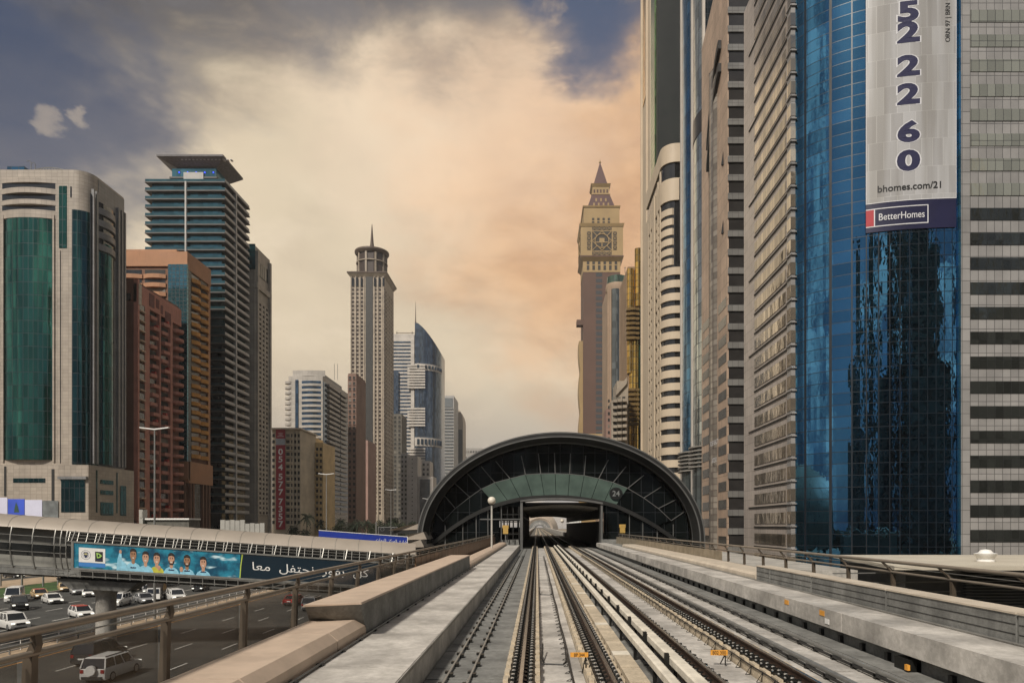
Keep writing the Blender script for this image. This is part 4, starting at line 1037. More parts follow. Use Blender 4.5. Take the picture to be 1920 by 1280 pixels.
# --- grid tower with the drum and spire
T = tower('tall beige tower with a grid of square windows, a round drum and a spire', PX(690,545), 545)
D_ = 545; bei = panel_mat('stone_sand', (.36,.30,.23), 2.6, 3.2, .06, .6, .08, .6); beid = mat('stone_umber', (.08,.055,.04), .7, 0, .15, .2)
x0, x1 = PX(657,D_), PX(721,D_); x1b = x1; De = x1*F/(738-VX); zt = PZ(518,D_)
b = MB(); b.box(x0, x1, D_, De, GZ, zt); b.build('wall', bei, T)
fc = front(D_); fs_ = sideL(x1)
wn=[]; nF = 56; fh = 7.6*D_/F
for k in range(nF):
    zc = PZ(543,D_)-k*fh
    for px in (663,671.3,679.6,705,713.2,721.5):
        px2 = px-1.2
        for dx_ in (-.42,.42):
            q = MB(); fc.box(q, PX(px2,D_)+dx_-.42, PX(px2,D_)+dx_+.42, .02, .3, zc-.85, zc+.85)
            if dx_ > 0: wn[-1].add(q.v, q.f)
            else: wn.append(q)
emit(T,'window',wn,mat('window_umber',(.03,.018,.012),.35,0,.2,1),100)
wl = MB()
for px in (658.5,667.2,675.5,683,702,709,717.3,719.6): fc.box(wl, PX(px,D_)-.35, PX(px,D_)+.35, .02, .6, GZ, zt)
wl.build('pilaster', bei, T)
q = MB(); fc.box(q, PX(686,D_), PX(699,D_), .03, .35, GZ, zt); q.build('centre_strip', mat('strip_dark',(.028,.027,.024),.5), T)
for px in (662,670,678.5,703.5,712,720.3-.6): q = MB(); fc.box(q, PX(px-2.2,D_), PX(px+1.8,D_), .62, .75, PZ(537,D_), PZ(521,D_)); q.build('tall_window', dark_glass, T)
wn=[]; wl=MB(); grid(fs_, wl, wn, D_+2, De-1.5, PZ(975,D_), PZ(540,D_), 57, 5, .5, .5, .3); wl.build('side_wall', bei, T); emit(T,'window',wn,beid,20)
b = MB(); b.hexa([(x0-.3,D_-.3,zt-.5),(x1+.3,D_-.3,zt-.5),(x1+.3,De+.3,zt-.5),(x0-.3,De+.3,zt-.5),(x0-2.2,D_-2.2,zt+2.2),(x1+2.2,D_-2.2,zt+2.2),(x1+2.2,De+2,zt+2.2),(x0-2.2,De+2,zt+2.2)]); b.build('cornice', bei, T)
b = MB(); b.box(x0-2.3, x1+2.3, D_-2.3, De+2.1, zt+2.21, zt+3.2); b.build('cornice_cap', beid, T)
cx, cy = PX(697.5,D_+13), D_+13; zb = zt+3.2; rr_ = 30*D_/F
b = MB(); b.lathe((cx,cy,zb), [(rr_*.93,0),(rr_*.93,PZ(478,cy)-zb)], 10, .15); b.build('drum', mat('drum_umber',(.045,.03,.024),.5), T)
for k in range(10):
    a_ = .15+2*math.pi*(k+.0)/10; q = MB(); q.box(-.7,.7,-.4,.4,0,PZ(478,cy)-zb)
    q.v = [(cx+(rr_*.93+p[1])*math.cos(a_)-p[0]*math.sin(a_), cy+(rr_*.93+p[1])*math.sin(a_)+p[0]*math.cos(a_), zb+p[2]) for p in q.v]; q.build('drum_pier', bei, T)
b = MB(); b.lathe((cx,cy,0), [(rr_*.97,PZ(497,cy)),(rr_*.99,PZ(497,cy)),(rr_*.99,PZ(495.5,cy)),(rr_*.97,PZ(495.5,cy))], 30); b.build('drum_band', bei, T, True)
b = MB(); b.lathe((cx,cy,0), [(.1,PZ(481,cy)),(rr_*.98,PZ(481,cy)),(rr_*1.08,PZ(477,cy)),(rr_*1.08,PZ(474,cy)),(rr_*.6,PZ(471.5,cy)),(rr_*.35,PZ(470,cy)),(rr_*.3,PZ(466,cy)),(.1,PZ(465,cy))], 32); b.build('drum_roof', mat('drum_cap',(.10,.07,.05),.5), T, True)
b = MB(); b.lathe((cx,cy,0), [(4.6*D_/F,PZ(467,cy)),(3.2*D_/F,PZ(455,cy)),(.25,PZ(421,cy))], 10); b.build('spire', beid, T, True)

# --- white striped tower with the blue blade
T = tower('white striped tower with a blue glass blade and a mast', PX(780,690), 690)
D_ = 690; wst = panel_mat('stone_pearl', (.50,.46,.41), 60, 3.4, .05, .5, .06, .7); gbl = glass_mat('glass_slate', (.09,.12,.16), 1.8, 3.6, .08, .65, .1)
P_ = lambda px: PX(px,D_)
b = MB(); b.box(P_(736), P_(790), D_, D_+40, GZ, PZ(626,D_)); b.build('wall', wst, T)
b = MB(); n=10
arcp = [(P_(778), D_-.5)]+[(P_(778)+(P_(823)-P_(778))*math.sin(math.pi/2*i/n), D_-2+22*(1-math.cos(math.pi/2*i/n))) for i in range(1,n+1)]+[(P_(823), D_+44),(P_(778), D_+44)]
def ztop_(x): return PZ(604,D_)+(PZ(655,D_)-PZ(604,D_))*((x-P_(778))/(P_(823)-P_(778)))**1.5
b.loft([[(x,y,GZ) for x,y in arcp], [(x,y,ztop_(x)) for x,y in arcp]]); b.build('glass_blade', gbl, T, True)
fc = front(D_); ps=[]; z = PZ(640,D_); k = 0
while z > PZ(905,D_):
    q = MB(); a, c_ = (737, 770)
    fc.box(q, P_(a), P_(c_), .03, .25, z-1.5, z); ps.append(q); z -= 6.7*D_/F; k += 1
emit(T,'window_band',ps,gb3,100)
ps=[]; z = PZ(690,D_); k=0
for (ya,yb,pxe) in ((684,728,798),(765,800,798),(840,900,798)):
    z = PZ(ya,D_)
    while z > PZ(yb,D_):
        q = MB(); fc.box(q, P_(765), P_(pxe), 2.2, 3.0, z-1.7, z); ps.append(q); z -= 5.2*D_/F
emit(T,'sun_shade',ps,wst,100)
for ya, yb in ((682,694),(820,836)):
    q = MB(); pts = [(x*1.0+.0,y-.8) for x,y in arcp[:n+1]]; q.loft([[(x,y,z) for x,y in pts]+[(x,y+3,z) for x,y in reversed(pts)] for z in (PZ(yb,D_), PZ(ya,D_))]); q.build('curved_band', wst, T, True)
    ps=[]
    for i in range(1,n):
        x,y = pts[i]; q = MB(); q.box(x-1.1,x+1.1,y-.5,y+1.0,PZ(yb-3,D_),PZ(ya+3,D_)); ps.append(q)
    emit(T,'window',ps,gb3)
q = MB(); fc.box(q, P_(771), P_(777), .03, 1.2, GZ, PZ(628,D_)); q.build('pier', wst, T)
q = MB(); fc.box(q, P_(736.5), P_(748), 1.2, 2.4, PZ(905,D_), PZ(696,D_)); q.build('glass_wing', gbl, T)
b = MB(); b.tube([(P_(779.5),D_-.5,PZ(606,D_)),(P_(779.5),D_-.5,PZ(600,D_)),(P_(779.5),D_-.5,PZ(566,D_))], .8, 6, .12); b.build('mast', beid, T)
b = MB(); b.bar((P_(742),D_+3,PZ(622.5,D_)),(P_(776),D_+3,PZ(622.5,D_)),.5)
for px in (743,772): b.bar((P_(px),D_+3,PZ(626,D_)),(P_(px),D_+3,PZ(620,D_)),.6)
b.build('roof_rail', beid, T)

# --- farther towers
T = plain('grey striped tower farther back, right of the blue glass blade', 825, 851, 743, 900, mat('far_grey',(.36,.35,.33),.6,0,.08,.05), 0, 1, 50)
ps=[]; z = PZ(765,900)
while z > PZ(935,900): q = MB(); front(900).box(q, PX(829,900), PX(850,900), .1, .8, z-2.0, z); ps.append(q); z -= 4.2
emit(T,'window_band',ps,mat('far_band',(.11,.12,.125),.4),60)
q = MB(); front(900).box(q, PX(827,900), PX(849,900), .1, .6, PZ(763,900), PZ(746,900)); q.build('glass_crown', mat('far_band2',(.15,.165,.17),.3), T)
T = tower('round shouldered far tower behind the grey striped tower', PX(860,960), 960)
b = MB(); x0, x1 = PX(846,960), PX(868,960)
pr = [(x0,GZ),(x1,GZ),(x1,PZ(790,960))]+[(x0+(x1-x0)*math.cos(math.pi/2*i/6)*1.0, PZ(790,960)+(PZ(760,960)-PZ(790,960))*math.sin(math.pi/2*i/6)) for i in range(1,7)]
b.loft([[(x,960,z) for x,z in pr],[(x,1000,z) for x,z in pr]]); b.build('wall', mat('far_stone',(.42,.36,.29),.6,0,.08,.05), T)
q = MB(); front(960).box(q, PX(859,960), PX(867,960), .1, 1, GZ, PZ(805,960)); q.build('glass_strip', mat('far_band',(.1,.1,.1)), T)
plain('low wide hazy block left behind the station arch', 866, 905, 841, 1250, grym, 8, 12, 40, .6, .3)
plain('low hazy block rising over the far left end of the station roof', 880, 900, 868, 1100, paleg, 5, 8, 40, .6, .3)

# ================================================================== towers right of the road
# --- stone tower with slot windows and the rounded blue glass corner
T = tower('stone and blue glass tower with slot windows and a rounded glass corner, nearest right', 60, 125)
ZT = 104.0; D1 = 112.6; DF = 138.6
st_sand = panel_mat('stone_rose', (.42,.37,.33), 1.3, 1.85, .035, .32, .07, .4, spec=.6, streak=.15)
st_sand2 = panel_mat('stone_mauve', (.29,.28,.27), 1.22, 1.82, .05, .35, .10, .35, spec=.6, streak=.12)
gblu = glass_mat('glass_deep_blue', (.068,.215,.37), 1.10, 1.84, .05, 1.0, .015, .55, (.004,.007,.012), .22, .08)
slotg = glass_mat('glass_bronze', (.50,.44,.36), 1.22, 30, .04, .85, .05, .6, var=.4)
def bez(t):
    p0, c_, p1 = (XR+.3, D1), (46.0, 103.9), (63.55, 103.25)
    return tuple((1-t)**2*a+2*t*(1-t)*m_+t*t*e for a, m_, e in zip(p0, c_, p1))
NB = 40; BP = [bez(i/NB) for i in range(NB+1)]
def bow_D(x):
    for i in range(NB):
        if BP[i][0] <= x <= BP[i+1][0]:
            f = (x-BP[i][0])/(BP[i+1][0]-BP[i][0]); return BP[i][1]+f*(BP[i+1][1]-BP[i][1])
    return BP[-1][1] if x > BP[-1][0] else BP[0][1]
b = MB(); b.prism([(XR+.4, D1+.3), (XR+.4, DF), (90, DF), (90, 104.2), (63.0, 104.2)], GZ, ZT); b.build('core', st_sand2, T)
b = MB()
b.loft([[(x,y,z) for x,y in BP]+[(63.55,106,z),(XR+2,D1+2,z)] for z in (GZ, ZT)]); b.build('curved_glass', gblu, T)
fr_ = sideR(XR); gr_ = MB()
b = MB(); fr_.box(b, D1+1.4, DF, -.4, 0, GZ, ZT); b.build('street_wall', st_sand, T)
fh = 3.72; slots=[]; ledges=[]; frames=[]; cor=[]
zref = PZ(300, D1)
k0 = int((zref-GZ)/fh)
for k in range(-1, 32):
    z = zref+(k-k0)*fh+.6
    if z < GZ+2 or z > ZT-2: continue
    q = MB(); fr_.box(q, D1+2.6, DF-7.0, .02, .10, z-.95, z+.95); slots.append(q)
    end = DF-3.5 if (k % 4) == 0 else DF-6.8
    q = MB(); fr_.box(q, D1+.8, end, .02, .13, z-1.45, z-1.28); ledges.append(q)
    q = MB(); fr_.box(q, D1+.8, end, .02, .16, z-1.70, z-1.452); cor.append(q)  # black strip painted in as the shadow under each ledge
emit(T,'window_strip',slots,slotg); emit(T,'ledge',ledges,panel_mat('ledge_stone',(.42,.37,.32),4,4,.02)); emit(T,'painted_ledge_shadow',cor,black)
# corner pillar, banded glass
b = MB(); b.box(XR-.25, XR+1.4, D1-.35, D1+1.4, GZ, ZT); b.build('corner_pillar', st_sand2, T)
ps=[]; pr=[]
for k in range(-1, 32):
    z = zref+(k-k0)*fh+.6
    if z < GZ+2 or z > ZT-2: continue
    q = MB(); q.box(XR-.33, XR+1.3, D1-.43, D1+1.3, z-1.0, z+1.0); ps.append(q)
    q = MB(); q.box(XR-.45, XR+1.55, D1-.6, D1+1.5, z-1.55, z-1.35); pr.append(q)
emit(T,'corner_window',ps,slotg); emit(T,'corner_ledge',pr,MATS['stone_mauve'])
# front wall right of the bow
ff = front(103.0); b = MB(); b.box(63.9, 90, 103.0, 104.5, GZ, ZT); b.build('front_wall', st_sand2, T)
b = MB(); b.box(63.55, 63.9, 102.9, 104.5, GZ, ZT); b.build('edge_fin', glass_mat('glass_edge_blue',(.05,.20,.34),3,1.84,.03,.8,.05), T)
ps=[]; zf = PZ(448,103)
wing = glass_mat('glass_pale_reflection', (.30,.30,.25), 1.22, 3, .04, .35, .06, .6, (.03,.03,.03), .18)
wd = glass_mat('glass_lower_dark', (.06,.065,.06), 1.22, 3, .03, .6, .05, .9, (.01,.01,.01), .3, .08)
for k in range(-22, 13):
    z = zf-k*3.73
    if z < GZ+1 or z > ZT: continue
    q = MB(); ff.box(q, 65.35, 90, .02, .08, z-.92, z+.92); q.build('window_band', wing if k < -1 else wd, T)  # upper bands paler: the sky's reflection is put into the glass colour
# banner wrapped on the bow
def on_bow(x, z, off): return (x, bow_D(x)-off, z)
bn = top('banner', 'huge pale grey banner with a vertical phone number wrapped on the curved blue glass', 'banner', (56,bow_D(56)-.2,PZ(430,103.5)))
xa, xb = None, None
def xpx(px):
    best = min(range(401), key=lambda i: abs(VX+F*bez(i/400)[0]/bez(i/400)[1]-px)); return bez(best/400)[0]
xa, xb = xpx(1622), xpx(1791)
def wrap(mb, xa, xb, z0, z1, off, n=16):
    P0 = [xa+(xb-xa)*i/n for i in range(n+1)]
    return mb.loft([[on_bow(x,z,off) for x in P0]+[on_bow(x,z,off-.06) for x in reversed(P0)] for z in (z0,z1)])
ban = bpy.data.materials.new('banner_mesh'); ban.use_nodes = True; gg = G(ban.node_tree); bb = gg.n['Principled BSDF']
uv, sp3 = wall_uv(gg); tb = brick(gg, uv, 1.4, 4.2, .03, (.34,.335,.335), (.44,.44,.445), (.50,.50,.50), .5)
gg.put(bb.inputs['Base Color'], gg.mix(gg.ramp(gg.noise(gg.vm('MULTIPLY', pos(gg), (1,1,.08)), .35, 3).outputs[0], .35, .65), gg.mix(1., tb.outputs[0], (.72,.70,.66), 'MULTIPLY'), tb.outputs[0]))
bb.inputs['Roughness'].default_value = .38; MATS['banner_mesh'] = ban
zb_ = PZ(374,103.6)
q = MB(); wrap(q, xa, xb, zb_, 94, .22); q.build('sheet', ban, bn)
navy = mat('banner_navy', (.012,.012,.045), .4, 0, .15, .2); red_ = mat('banner_red_square', (.38,.02,.03), .5, 0, .05, 1); bw = mat('banner_line', (.62,.62,.64), .5, 0, .05, 1)
q = MB(); wrap(q, xa, xb, PZ(430,103.8), zb_-.08, .22); q.build('footer', navy, bn)
q = MB(); wrap(q, xa, xb, zb_-.08, zb_+.02, .26); wrap(q, xb-.06, xb, zb_, 94, .26, 2); wrap(q, xa, xa+.06, zb_, 94, .26, 2); q.build('border', bw, bn)
# digits, read top to bottom
xd = xpx(1702)
q = MB(); h = MB()
for ch, yb in (('5',36),('2',75),('2',138),('2',191),('6',262),('0',316)):
    z = PZ(yb,103.5)
    letter(h, ch, 4.1, lambda a,c_: on_bow(xd+a-.0, z-.06+c_, .245), 1.5, .075)
    letter(q, ch, 4.1, lambda a,c_: on_bow(xd+a-.0, z-.06+c_, .27), 1.5, .045)
for ch, yb in (('0',-70),('4',-20)): z = PZ(yb,103.5); letter(q, ch, 4.1, lambda a,c_: on_bow(xd+a, z+c_, .27), 1.5, .045)
h.build('lettering_outline', bw, bn, recalc=False); q.build('lettering', mat('ink_navy',(.008,.008,.05),.5,0,.05,1), bn, recalc=False)
q = MB(); z = PZ(356,103.8); letter(q, 'bhomes.com/21', 1.42, lambda a,c_: on_bow(xpx(1706)+a, z+c_-.0, .27), 1.0, .02); q.build('web_address', black, bn, recalc=False)
q = MB(); xr_ = xpx(1779)
def up_txt(a, c_): return on_bow(xr_-c_, PZ(28,103.3)+a, .27)
letter(q, 'ORN 97 | BRN 11402', 1.0, up_txt, .95, .0); q.build('registration_number', black, bn, recalc=False)
z0, z1 = PZ(421,104.2), PZ(390,104.2); xe = xpx(1739); xl_ = xpx(1638)
q = MB()
for a in ((xa, xe, z1-.0, z1+.14), (xa, xe, z0-.14, z0), (xe-.13, xe, z0, z1), (xl_-.07, xl_+.07, z0, z1)): wrap(q, a[0], a[1], a[2], a[3], .27, 10)
letter(q, 'BetterHomes', 1.5, lambda a,c_: on_bow((xl_+xe)/2+a, z0+.78+c_, .27), .78, .004); q.build('logo_lettering', bw, bn, recalc=False)
q = MB(); wrap(q, xa, xl_-.08, z0+.02, z1-.02, .265, 4); q.build('red_square', red_, bn)

# --- sandstone tower with the arched slot
T = tower('sandstone tower with a sloping top, curved slots and dark banded end wall', 50, 160)
Da, Dz = 149.0, 172.5; sndm = panel_mat('stone_sandstone', (.47,.345,.255), 1.0, 3.5, .06, .5, .10, .45, streak=.3)
xs_ = 41.6
zA = PZ(-120,Da); zB = PZ(100,Dz)+1
b = MB(); b.add([(xs_,Da,GZ),(60,Da,GZ),(60,Dz,GZ),(xs_,Dz,GZ),(xs_,Da,zA),(60,Da,zA),(60,Dz,zB),(xs_,Dz,zB)],[(0,3,2,1),(4,5,6,7),(0,1,5,4),(1,2,6,5),(2,3,7,6),(3,0,4,7)]); b.build('wall', sndm, T)
fe = front(Da); fh = 4.05; ps=[]; pb=[]; z = GZ+1.5
bandg = mat('band_charcoal', (.028,.026,.025), .3, 0, .2, .3); bandl = panel_mat('band_grey', (.17,.165,.155), 1.3, 2, .04, .5)
b = MB(); fe.box(b, xs_+.2, 52, .02, .1, GZ, zA-2); b.build('end_glazing', bandg, T)
while z < zA-3:
    q = MB(); fe.box(q, xs_-.02, 50, .11, .4, z, z+1.35); ps.append(q); z += fh
emit(T,'end_band',ps,bandl)
fs_ = sideR(xs_)
b = MB(); fs_.arc(b, Da+8.6, Da+14.2, .9, GZ, zB-14, .05, 10); b.build('curved_bay', glass_mat('bay_grey_tan',(.30,.27,.23),.9,1.4,.09,.35,.2,.5,(.08,.06,.05)), T, True)
for dz_ in (0, -5.2):
    q = MB(); pts = [(Da+5+11*i/14, PZ(60,Da+8)-4+dz_-(i/14)**1.7*17) for i in range(15)]
    q.loft([[fs_.p(u,.05,z_) for u,z_ in pts]+[fs_.p(u,.05,z_-1.9) for u,z_ in reversed(pts)], [fs_.p(u,.75,z_) for u,z_ in pts]+[fs_.p(u,.75,z_-1.9) for u,z_ in reversed(pts)]]); q.build('curved_slot', black, T)
ps=[]; z = GZ+3
lowg = mat('low_window', (.10,.095,.085), .12, .3, .3, .5)
while z < PZ(560,Da):
    for a, c_ in ((Da+1,Da+7.5),(Da+15.5,Dz-1)):
        q = MB(); fs_.box(q, a, c_, .02, .06, z, z+2.1); ps.append(q)
    z += fh
emit(T,'window_strip',ps,lowg)
for u, py in ((Da+3,312),(Da+12,318),(Da+3,440)):
    q = MB(); z = PZ(py,Da+4); q.add([fs_.p(u,.03,z),fs_.p(u+1.1,.03,z),fs_.p(u+.5,.5,z),fs_.p(u+.5,.03,z+3.2)],[(0,1,2),(0,1,3),(1,2,3),(2,0,3)]); q.build('open_vent', black, T)
q = MB(); fs_.box(q, Da+14.4, Da+14.7, .02, .4, GZ, zB-12); q.build('shadow_joint', black, T)
for txt, py in (('ROSE REALTY', 833), ('6072550', 866)):
    q = MB(); letter(q, txt, 1.5, lambda a,c_: fs_.p(Da+7.5-a*.8, 1.0, PZ(py,Da+7)+c_), 1.0, .01); q.build('lettering', bw, T, recalc=False)

# --- twin bay blue glass tower
T = tower('slender blue glass tower with white fins and ring balconies near its foot', 52, 187)
gl1 = glass_mat('glass_cobalt', (.06,.19,.33), 1.6, 3.4, .07, .85, .04, .7); gl2 = glass_mat('glass_silver', (.42,.46,.44), 1.3, 3.4, .07, .8, .05, .8)
b = MB(); b.box(42.9, 62, 174, 201, GZ, 165); b.build('core', gdark, T)
fs_ = sideR(42.9)
for (a, c_, mm) in ((188.5,200.5,gl1),(175,186.5,gl2)):
    b = MB(); fs_.arc(b, a, c_, 1.1, PZ(850,190), 165, .1, 10); b.build('curved_bay', mm, T, True)
for u in (187.0, 201.0, 174.4): q = MB(); fs_.box(q, u-.35, u+.45, .02, .7, GZ, 165); q.build('fin', paleg, T)
q = MB(); fs_.arc(q, 175, 186.5, 1.25, PZ(262,180), PZ(222,180), .1, 10); q.build('dark_band', bandg, T, True)
ps=[]
for k in range(6):
    for a, c_ in ((187.6,201),(174.5,186.8)):
        q = MB(); z = PZ(848+k*7,190); fs_.arc(q, a, c_, 2.6, z, z+.32, .1, 10); ps.append(q)
emit(T,'ring_balcony',ps,mat('ring_grey',(.25,.235,.21),.5),100,True)
q = MB(); fs_.arc(q, 188.5,200.5,1.5,GZ,PZ(850,190),.1,8); fs_.arc(q,175,186.5,1.5,GZ,PZ(850,190),.1,8); q.build('base_glazing', glass_mat('glass_base',(.10,.12,.12),2,3,.06,.5,.1), T)

# --- beige tower with rounded balcony bands
T = tower('beige tower with rounded corner bands and deep strip windows', 52, 240)
Dn, Df_ = 228.0, 263.0; bge = mat('render_beige', (.50,.41,.30), .6, 0, .07, .06, bump=.05, streak=.25); wbk = mat('strip_window', (.018,.018,.018), .12, 0, .3, .3, spec=.8)
rad = 5.0; n = 8
def ring(off): return [(XR-off, Df_), (XR-off, Dn+rad)]+[(XR+rad-(rad+off)*math.cos(math.pi/2*i/n), Dn+rad-(rad+off)*math.sin(math.pi/2*i/n)) for i in range(1,n+1)]+[(60, Dn-off),(60, Df_)]
zt = PZ(268,Dn)
b = MB(); b.prism(ring(-.5), GZ, zt-.5); b.build('glass_core', wbk, T)
ps=[]; z = zt-6.0
b = MB(); b.prism(ring(0), zt-6.2, zt); b.build('crown', bge, T, True)
b = MB(); b.prism(ring(.05), zt-19, zt-11.6); b.build('crown', bge, T, True)
z = PZ(500,Dn); fh = 24.1*Dn/F
k = 0; zz = z
bands = []
while zz > GZ+2:
    q = MB(); q.prism(ring(0), zz-2.5, zz); bands.append(q); zz -= fh
zz = z+fh*.72
while zz < zt-20:
    q = MB(); q.prism(ring(-.1)[:8]+[(XR+8,Dn+2)], zz-2.2, zz); bands.append(q); zz += fh*.78
emit(T,'floor_band',bands,bge,100,True)
fs_ = sideR(XR); ps=[]
for u0_, u1_ in ((Dn+rad-.2,Dn+rad+.9),(Dn+rad+4.2,Dn+rad+5.4),(Dn+14,Dn+21),(Dn+24,Dn+25.2),(Dn+28.5,Df_)):
    q = MB(); fs_.box(q, u0_, u1_, -.3, .12, GZ, PZ(300,Dn)-(u0_-Dn)*.3); ps.append(q)
emit(T,'pier',ps,bge)
q = MB(); fs_.box(q, Dn+14, Dn+17.2, .0, .55, GZ, PZ(330,Dn)); q.build('stair_shaft', bge, T)
q = MB(); q.lathe((XR+8.3, Dn+1.8, 0), [(.1,PZ(490,Dn)),(3.4,PZ(490,Dn)),(3.4,PZ(335,Dn)),(.1,PZ(335,Dn))], 20); q.build('dark_drum', mat('drum_black',(.012,.012,.013),.25), T, True)
ps=[]; zz = z
while zz > GZ+2: 
    q = MB(); q.box(XR+7.3, XR+8.3, Dn-.1, Dn+.3, zz-fh+.02, zz-2.52); ps.append(q); zz -= fh
emit(T,'window_pier',ps,bge)

# --- gold and green tall tower behind
T = tower('very tall dark tower with gold and green glass edge strips, behind the beige tower', 60, 290)
X9 = 46.8
b = MB(); b.box(X9, 68, 266, 303, GZ, 250); b.build('wall', mat('render_dark',(.007,.009,.006),.4,0,.25,.08), T)
fs_ = sideR(X9); gold = glass_mat('glass_gold', (.62,.36,.07), 1.6, 3.2, .10, .85, .12, .5, (.05,.03,.01)); ggr = glass_mat('glass_olive', (.14,.24,.10), 1.5, 3.0, .10, .8, .1, .5)
q = MB(); fs_.box(q, 269, 278, .02, .5, GZ, 249); q.build('green_glass', ggr, T)
q = MB(); fs_.box(q, 279, 303, .02, .7, GZ, 249); q.build('stone_edge', bge, T)
q = MB(); fs_.box(q, 288, 296, .72, .95, PZ(185,290), 249); q.build('gold_glass', gold, T)
ps=[]
for u in (284, 298): q = MB(); fs_.box(q, u, u+1.0, .72, 1.5, GZ, 249); ps.append(q)
emit(T,'fin',ps,bge)

# --- gold glass tower with stacked balconies
T = tower('gold glass tower with a cluster of stacked dark balconies', PX(1192,325), 325)
D_ = 322; b = MB(); b.box(PX(1177,D_), PX(1210,D_), D_, D_+30, GZ, PZ(500,D_)); b.build('wall', mat('render_brownish',(.26,.17,.10),.7,0,.15,.1), T)
g2 = glass_mat('glass_gold_b', (.70,.42,.10), 1.3, 3.0, .12, .85, .12, .5, (.04,.03,.01))
for px, r_, y0, y1 in ((1197,1.75,575,467),(1182,1.7,700,505),(1186,1.6,860,640),(1191,1.8,860,640)):
    q = MB(); x = PX(px,D_); q.lathe((x,D_,0), [(.1,PZ(y0,D_)),(r_,PZ(y0,D_)),(r_,PZ(y1,D_)),(.1,PZ(y1,D_))], 18); q.build('gold_bay', g2, T, True)
ps=[]
for y in list(range(585,640,9))+list(range(735,800,9)):
    for px in (1177,1184,1192):
        q = MB(); x = PX(px,D_); q.box(x-1.0, x+1.3, D_-2.6-(px%3)*.5, D_, PZ(y,D_), PZ(y,D_)+1.2); ps.append(q)
emit(T,'balcony',ps,mat('balcony_bronze',(.20,.13,.05),.4,.3,.2,.5))
q = MB(); front(D_).box(q, PX(1198,D_), PX(1207,D_), .02, 1, GZ, PZ(580,D_)); q.build('green_strip', glass_mat('glass_jade',(.05,.15,.11),1.5,3,.08,.7,.1), T)

# --- tan tower with a round glass shaft
T = tower('tan tower with a rounded glass shaft between the clock tower and the gold tower', PX(1157,400), 405)
D_ = 400; tnm = mat('render_tan', (.33,.235,.16), .7, 0, .1, .08, streak=.3)
b = MB(); b.box(PX(1140,D_), PX(1182,D_), D_+3, D_+35, GZ, PZ(536,D_)); b.build('wall', tnm, T)
cx = PX(1160,D_); r_ = 21*D_/F
b = MB(); b.lathe((cx,D_+8,0), [(.1,PZ(540,D_)),(r_,PZ(540,D_)),(r_*1.06,PZ(532,D_)),(r_*1.0,PZ(526,D_)),(.1,PZ(526,D_))], 28); b.build('rounded_crown', tnm, T, True)
b = MB(); b.lathe((cx,D_+8,0), [(.1,PZ(526,D_)),(r_*.95,PZ(526,D_)),(r_*.9,PZ(512,D_)),(.1,PZ(512,D_))], 24); b.build('glass_crown', glass_mat('glass_moss',(.10,.15,.11),1.4,5,.1,.6,.1), T, True)
b = MB(); b.lathe((PX(1155,D_),D_+3,0), [(.1,GZ),(2.7,GZ),(2.7,PZ(540,D_)),(.1,PZ(540,D_))], 18); b.build('glass_shaft', glass_mat('glass_haze_blue',(.16,.17,.16),1.4,4,.07,.6,.1), T, True)
for px in (1145,1150,1162,1167): q = MB(); front(D_).box(q, PX(px,D_)-.6, PX(px,D_)+.6, -2.9, -1.5, GZ, PZ(540,D_)); q.build('pilaster', tnm, T)
q = MB(); q.tube([(PX(1172,D_),D_,PZ(512,D_)),(PX(1172,D_),D_,PZ(500,D_))],.15,5); q.bar((PX(1170,D_),D_,PZ(502,D_)),(PX(1174,D_),D_,PZ(502,D_)),.2); q.build('roof_mast', st_trim, T)

# --- stepped apartment block with balconies in front of it
T = tower('stepped grey apartment block with stacked balconies, lower, before the tan tower', PX(1165,300), 300)
D_ = 300; gb = mat('render_drab', (.30,.255,.20), .75, 0, .12, .1, streak=.3); rs = mat('render_mauve', (.24,.15,.12), .75, 0, .12, .1)
b = MB(); b.box(PX(1158,D_), PX(1179,D_), D_+2, D_+18, GZ, PZ(712,D_)); b.box(PX(1148,D_), PX(1158,D_)-.01, D_+3, D_+18, GZ, PZ(748,D_)); b.build('wall', gb, T)
b = MB(); b.box(PX(1139,D_), PX(1148,D_)-.01, D_+5, D_+18, GZ, PZ(762,D_)); b.build('side_wall', rs, T)
b = MB(); b.hexa([(PX(1156,D_),D_+1,PZ(740,D_)),(PX(1176,D_),D_+1,PZ(718,D_)),(PX(1176,D_),D_+8,PZ(718,D_)),(PX(1156,D_),D_+8,PZ(740,D_)),(PX(1156,D_),D_+1,PZ(730,D_)),(PX(1176,D_),D_+1,PZ(706,D_)),(PX(1176,D_),D_+8,PZ(706,D_)),(PX(1156,D_),D_+8,PZ(730,D_))]); b.build('sloped_roof', gb, T)
ps=[]; wn=[]
for k in range(13):
    z = PZ(752+k*12,D_)
    for px, d_ in ((1150,1.5),(1158,0),(1167,-1)):
        q = MB(); q.box(PX(px,D_), PX(px+7.5,D_), D_+d_-.6, D_+3, z-.3, z+.95); ps.append(q)
        q = MB(); q.box(PX(px+.8,D_), PX(px+6.5,D_), D_+1.9, D_+2.05, z+1, z+2.4); wn.append(q)
    q = MB(); q.box(PX(1142,D_), PX(1145.5,D_), D_+4.85, D_+5.05, z+.4, z+1.7); wn.append(q)
emit(T,'balcony',ps,gb); emit(T,'window',wn,dark_void)

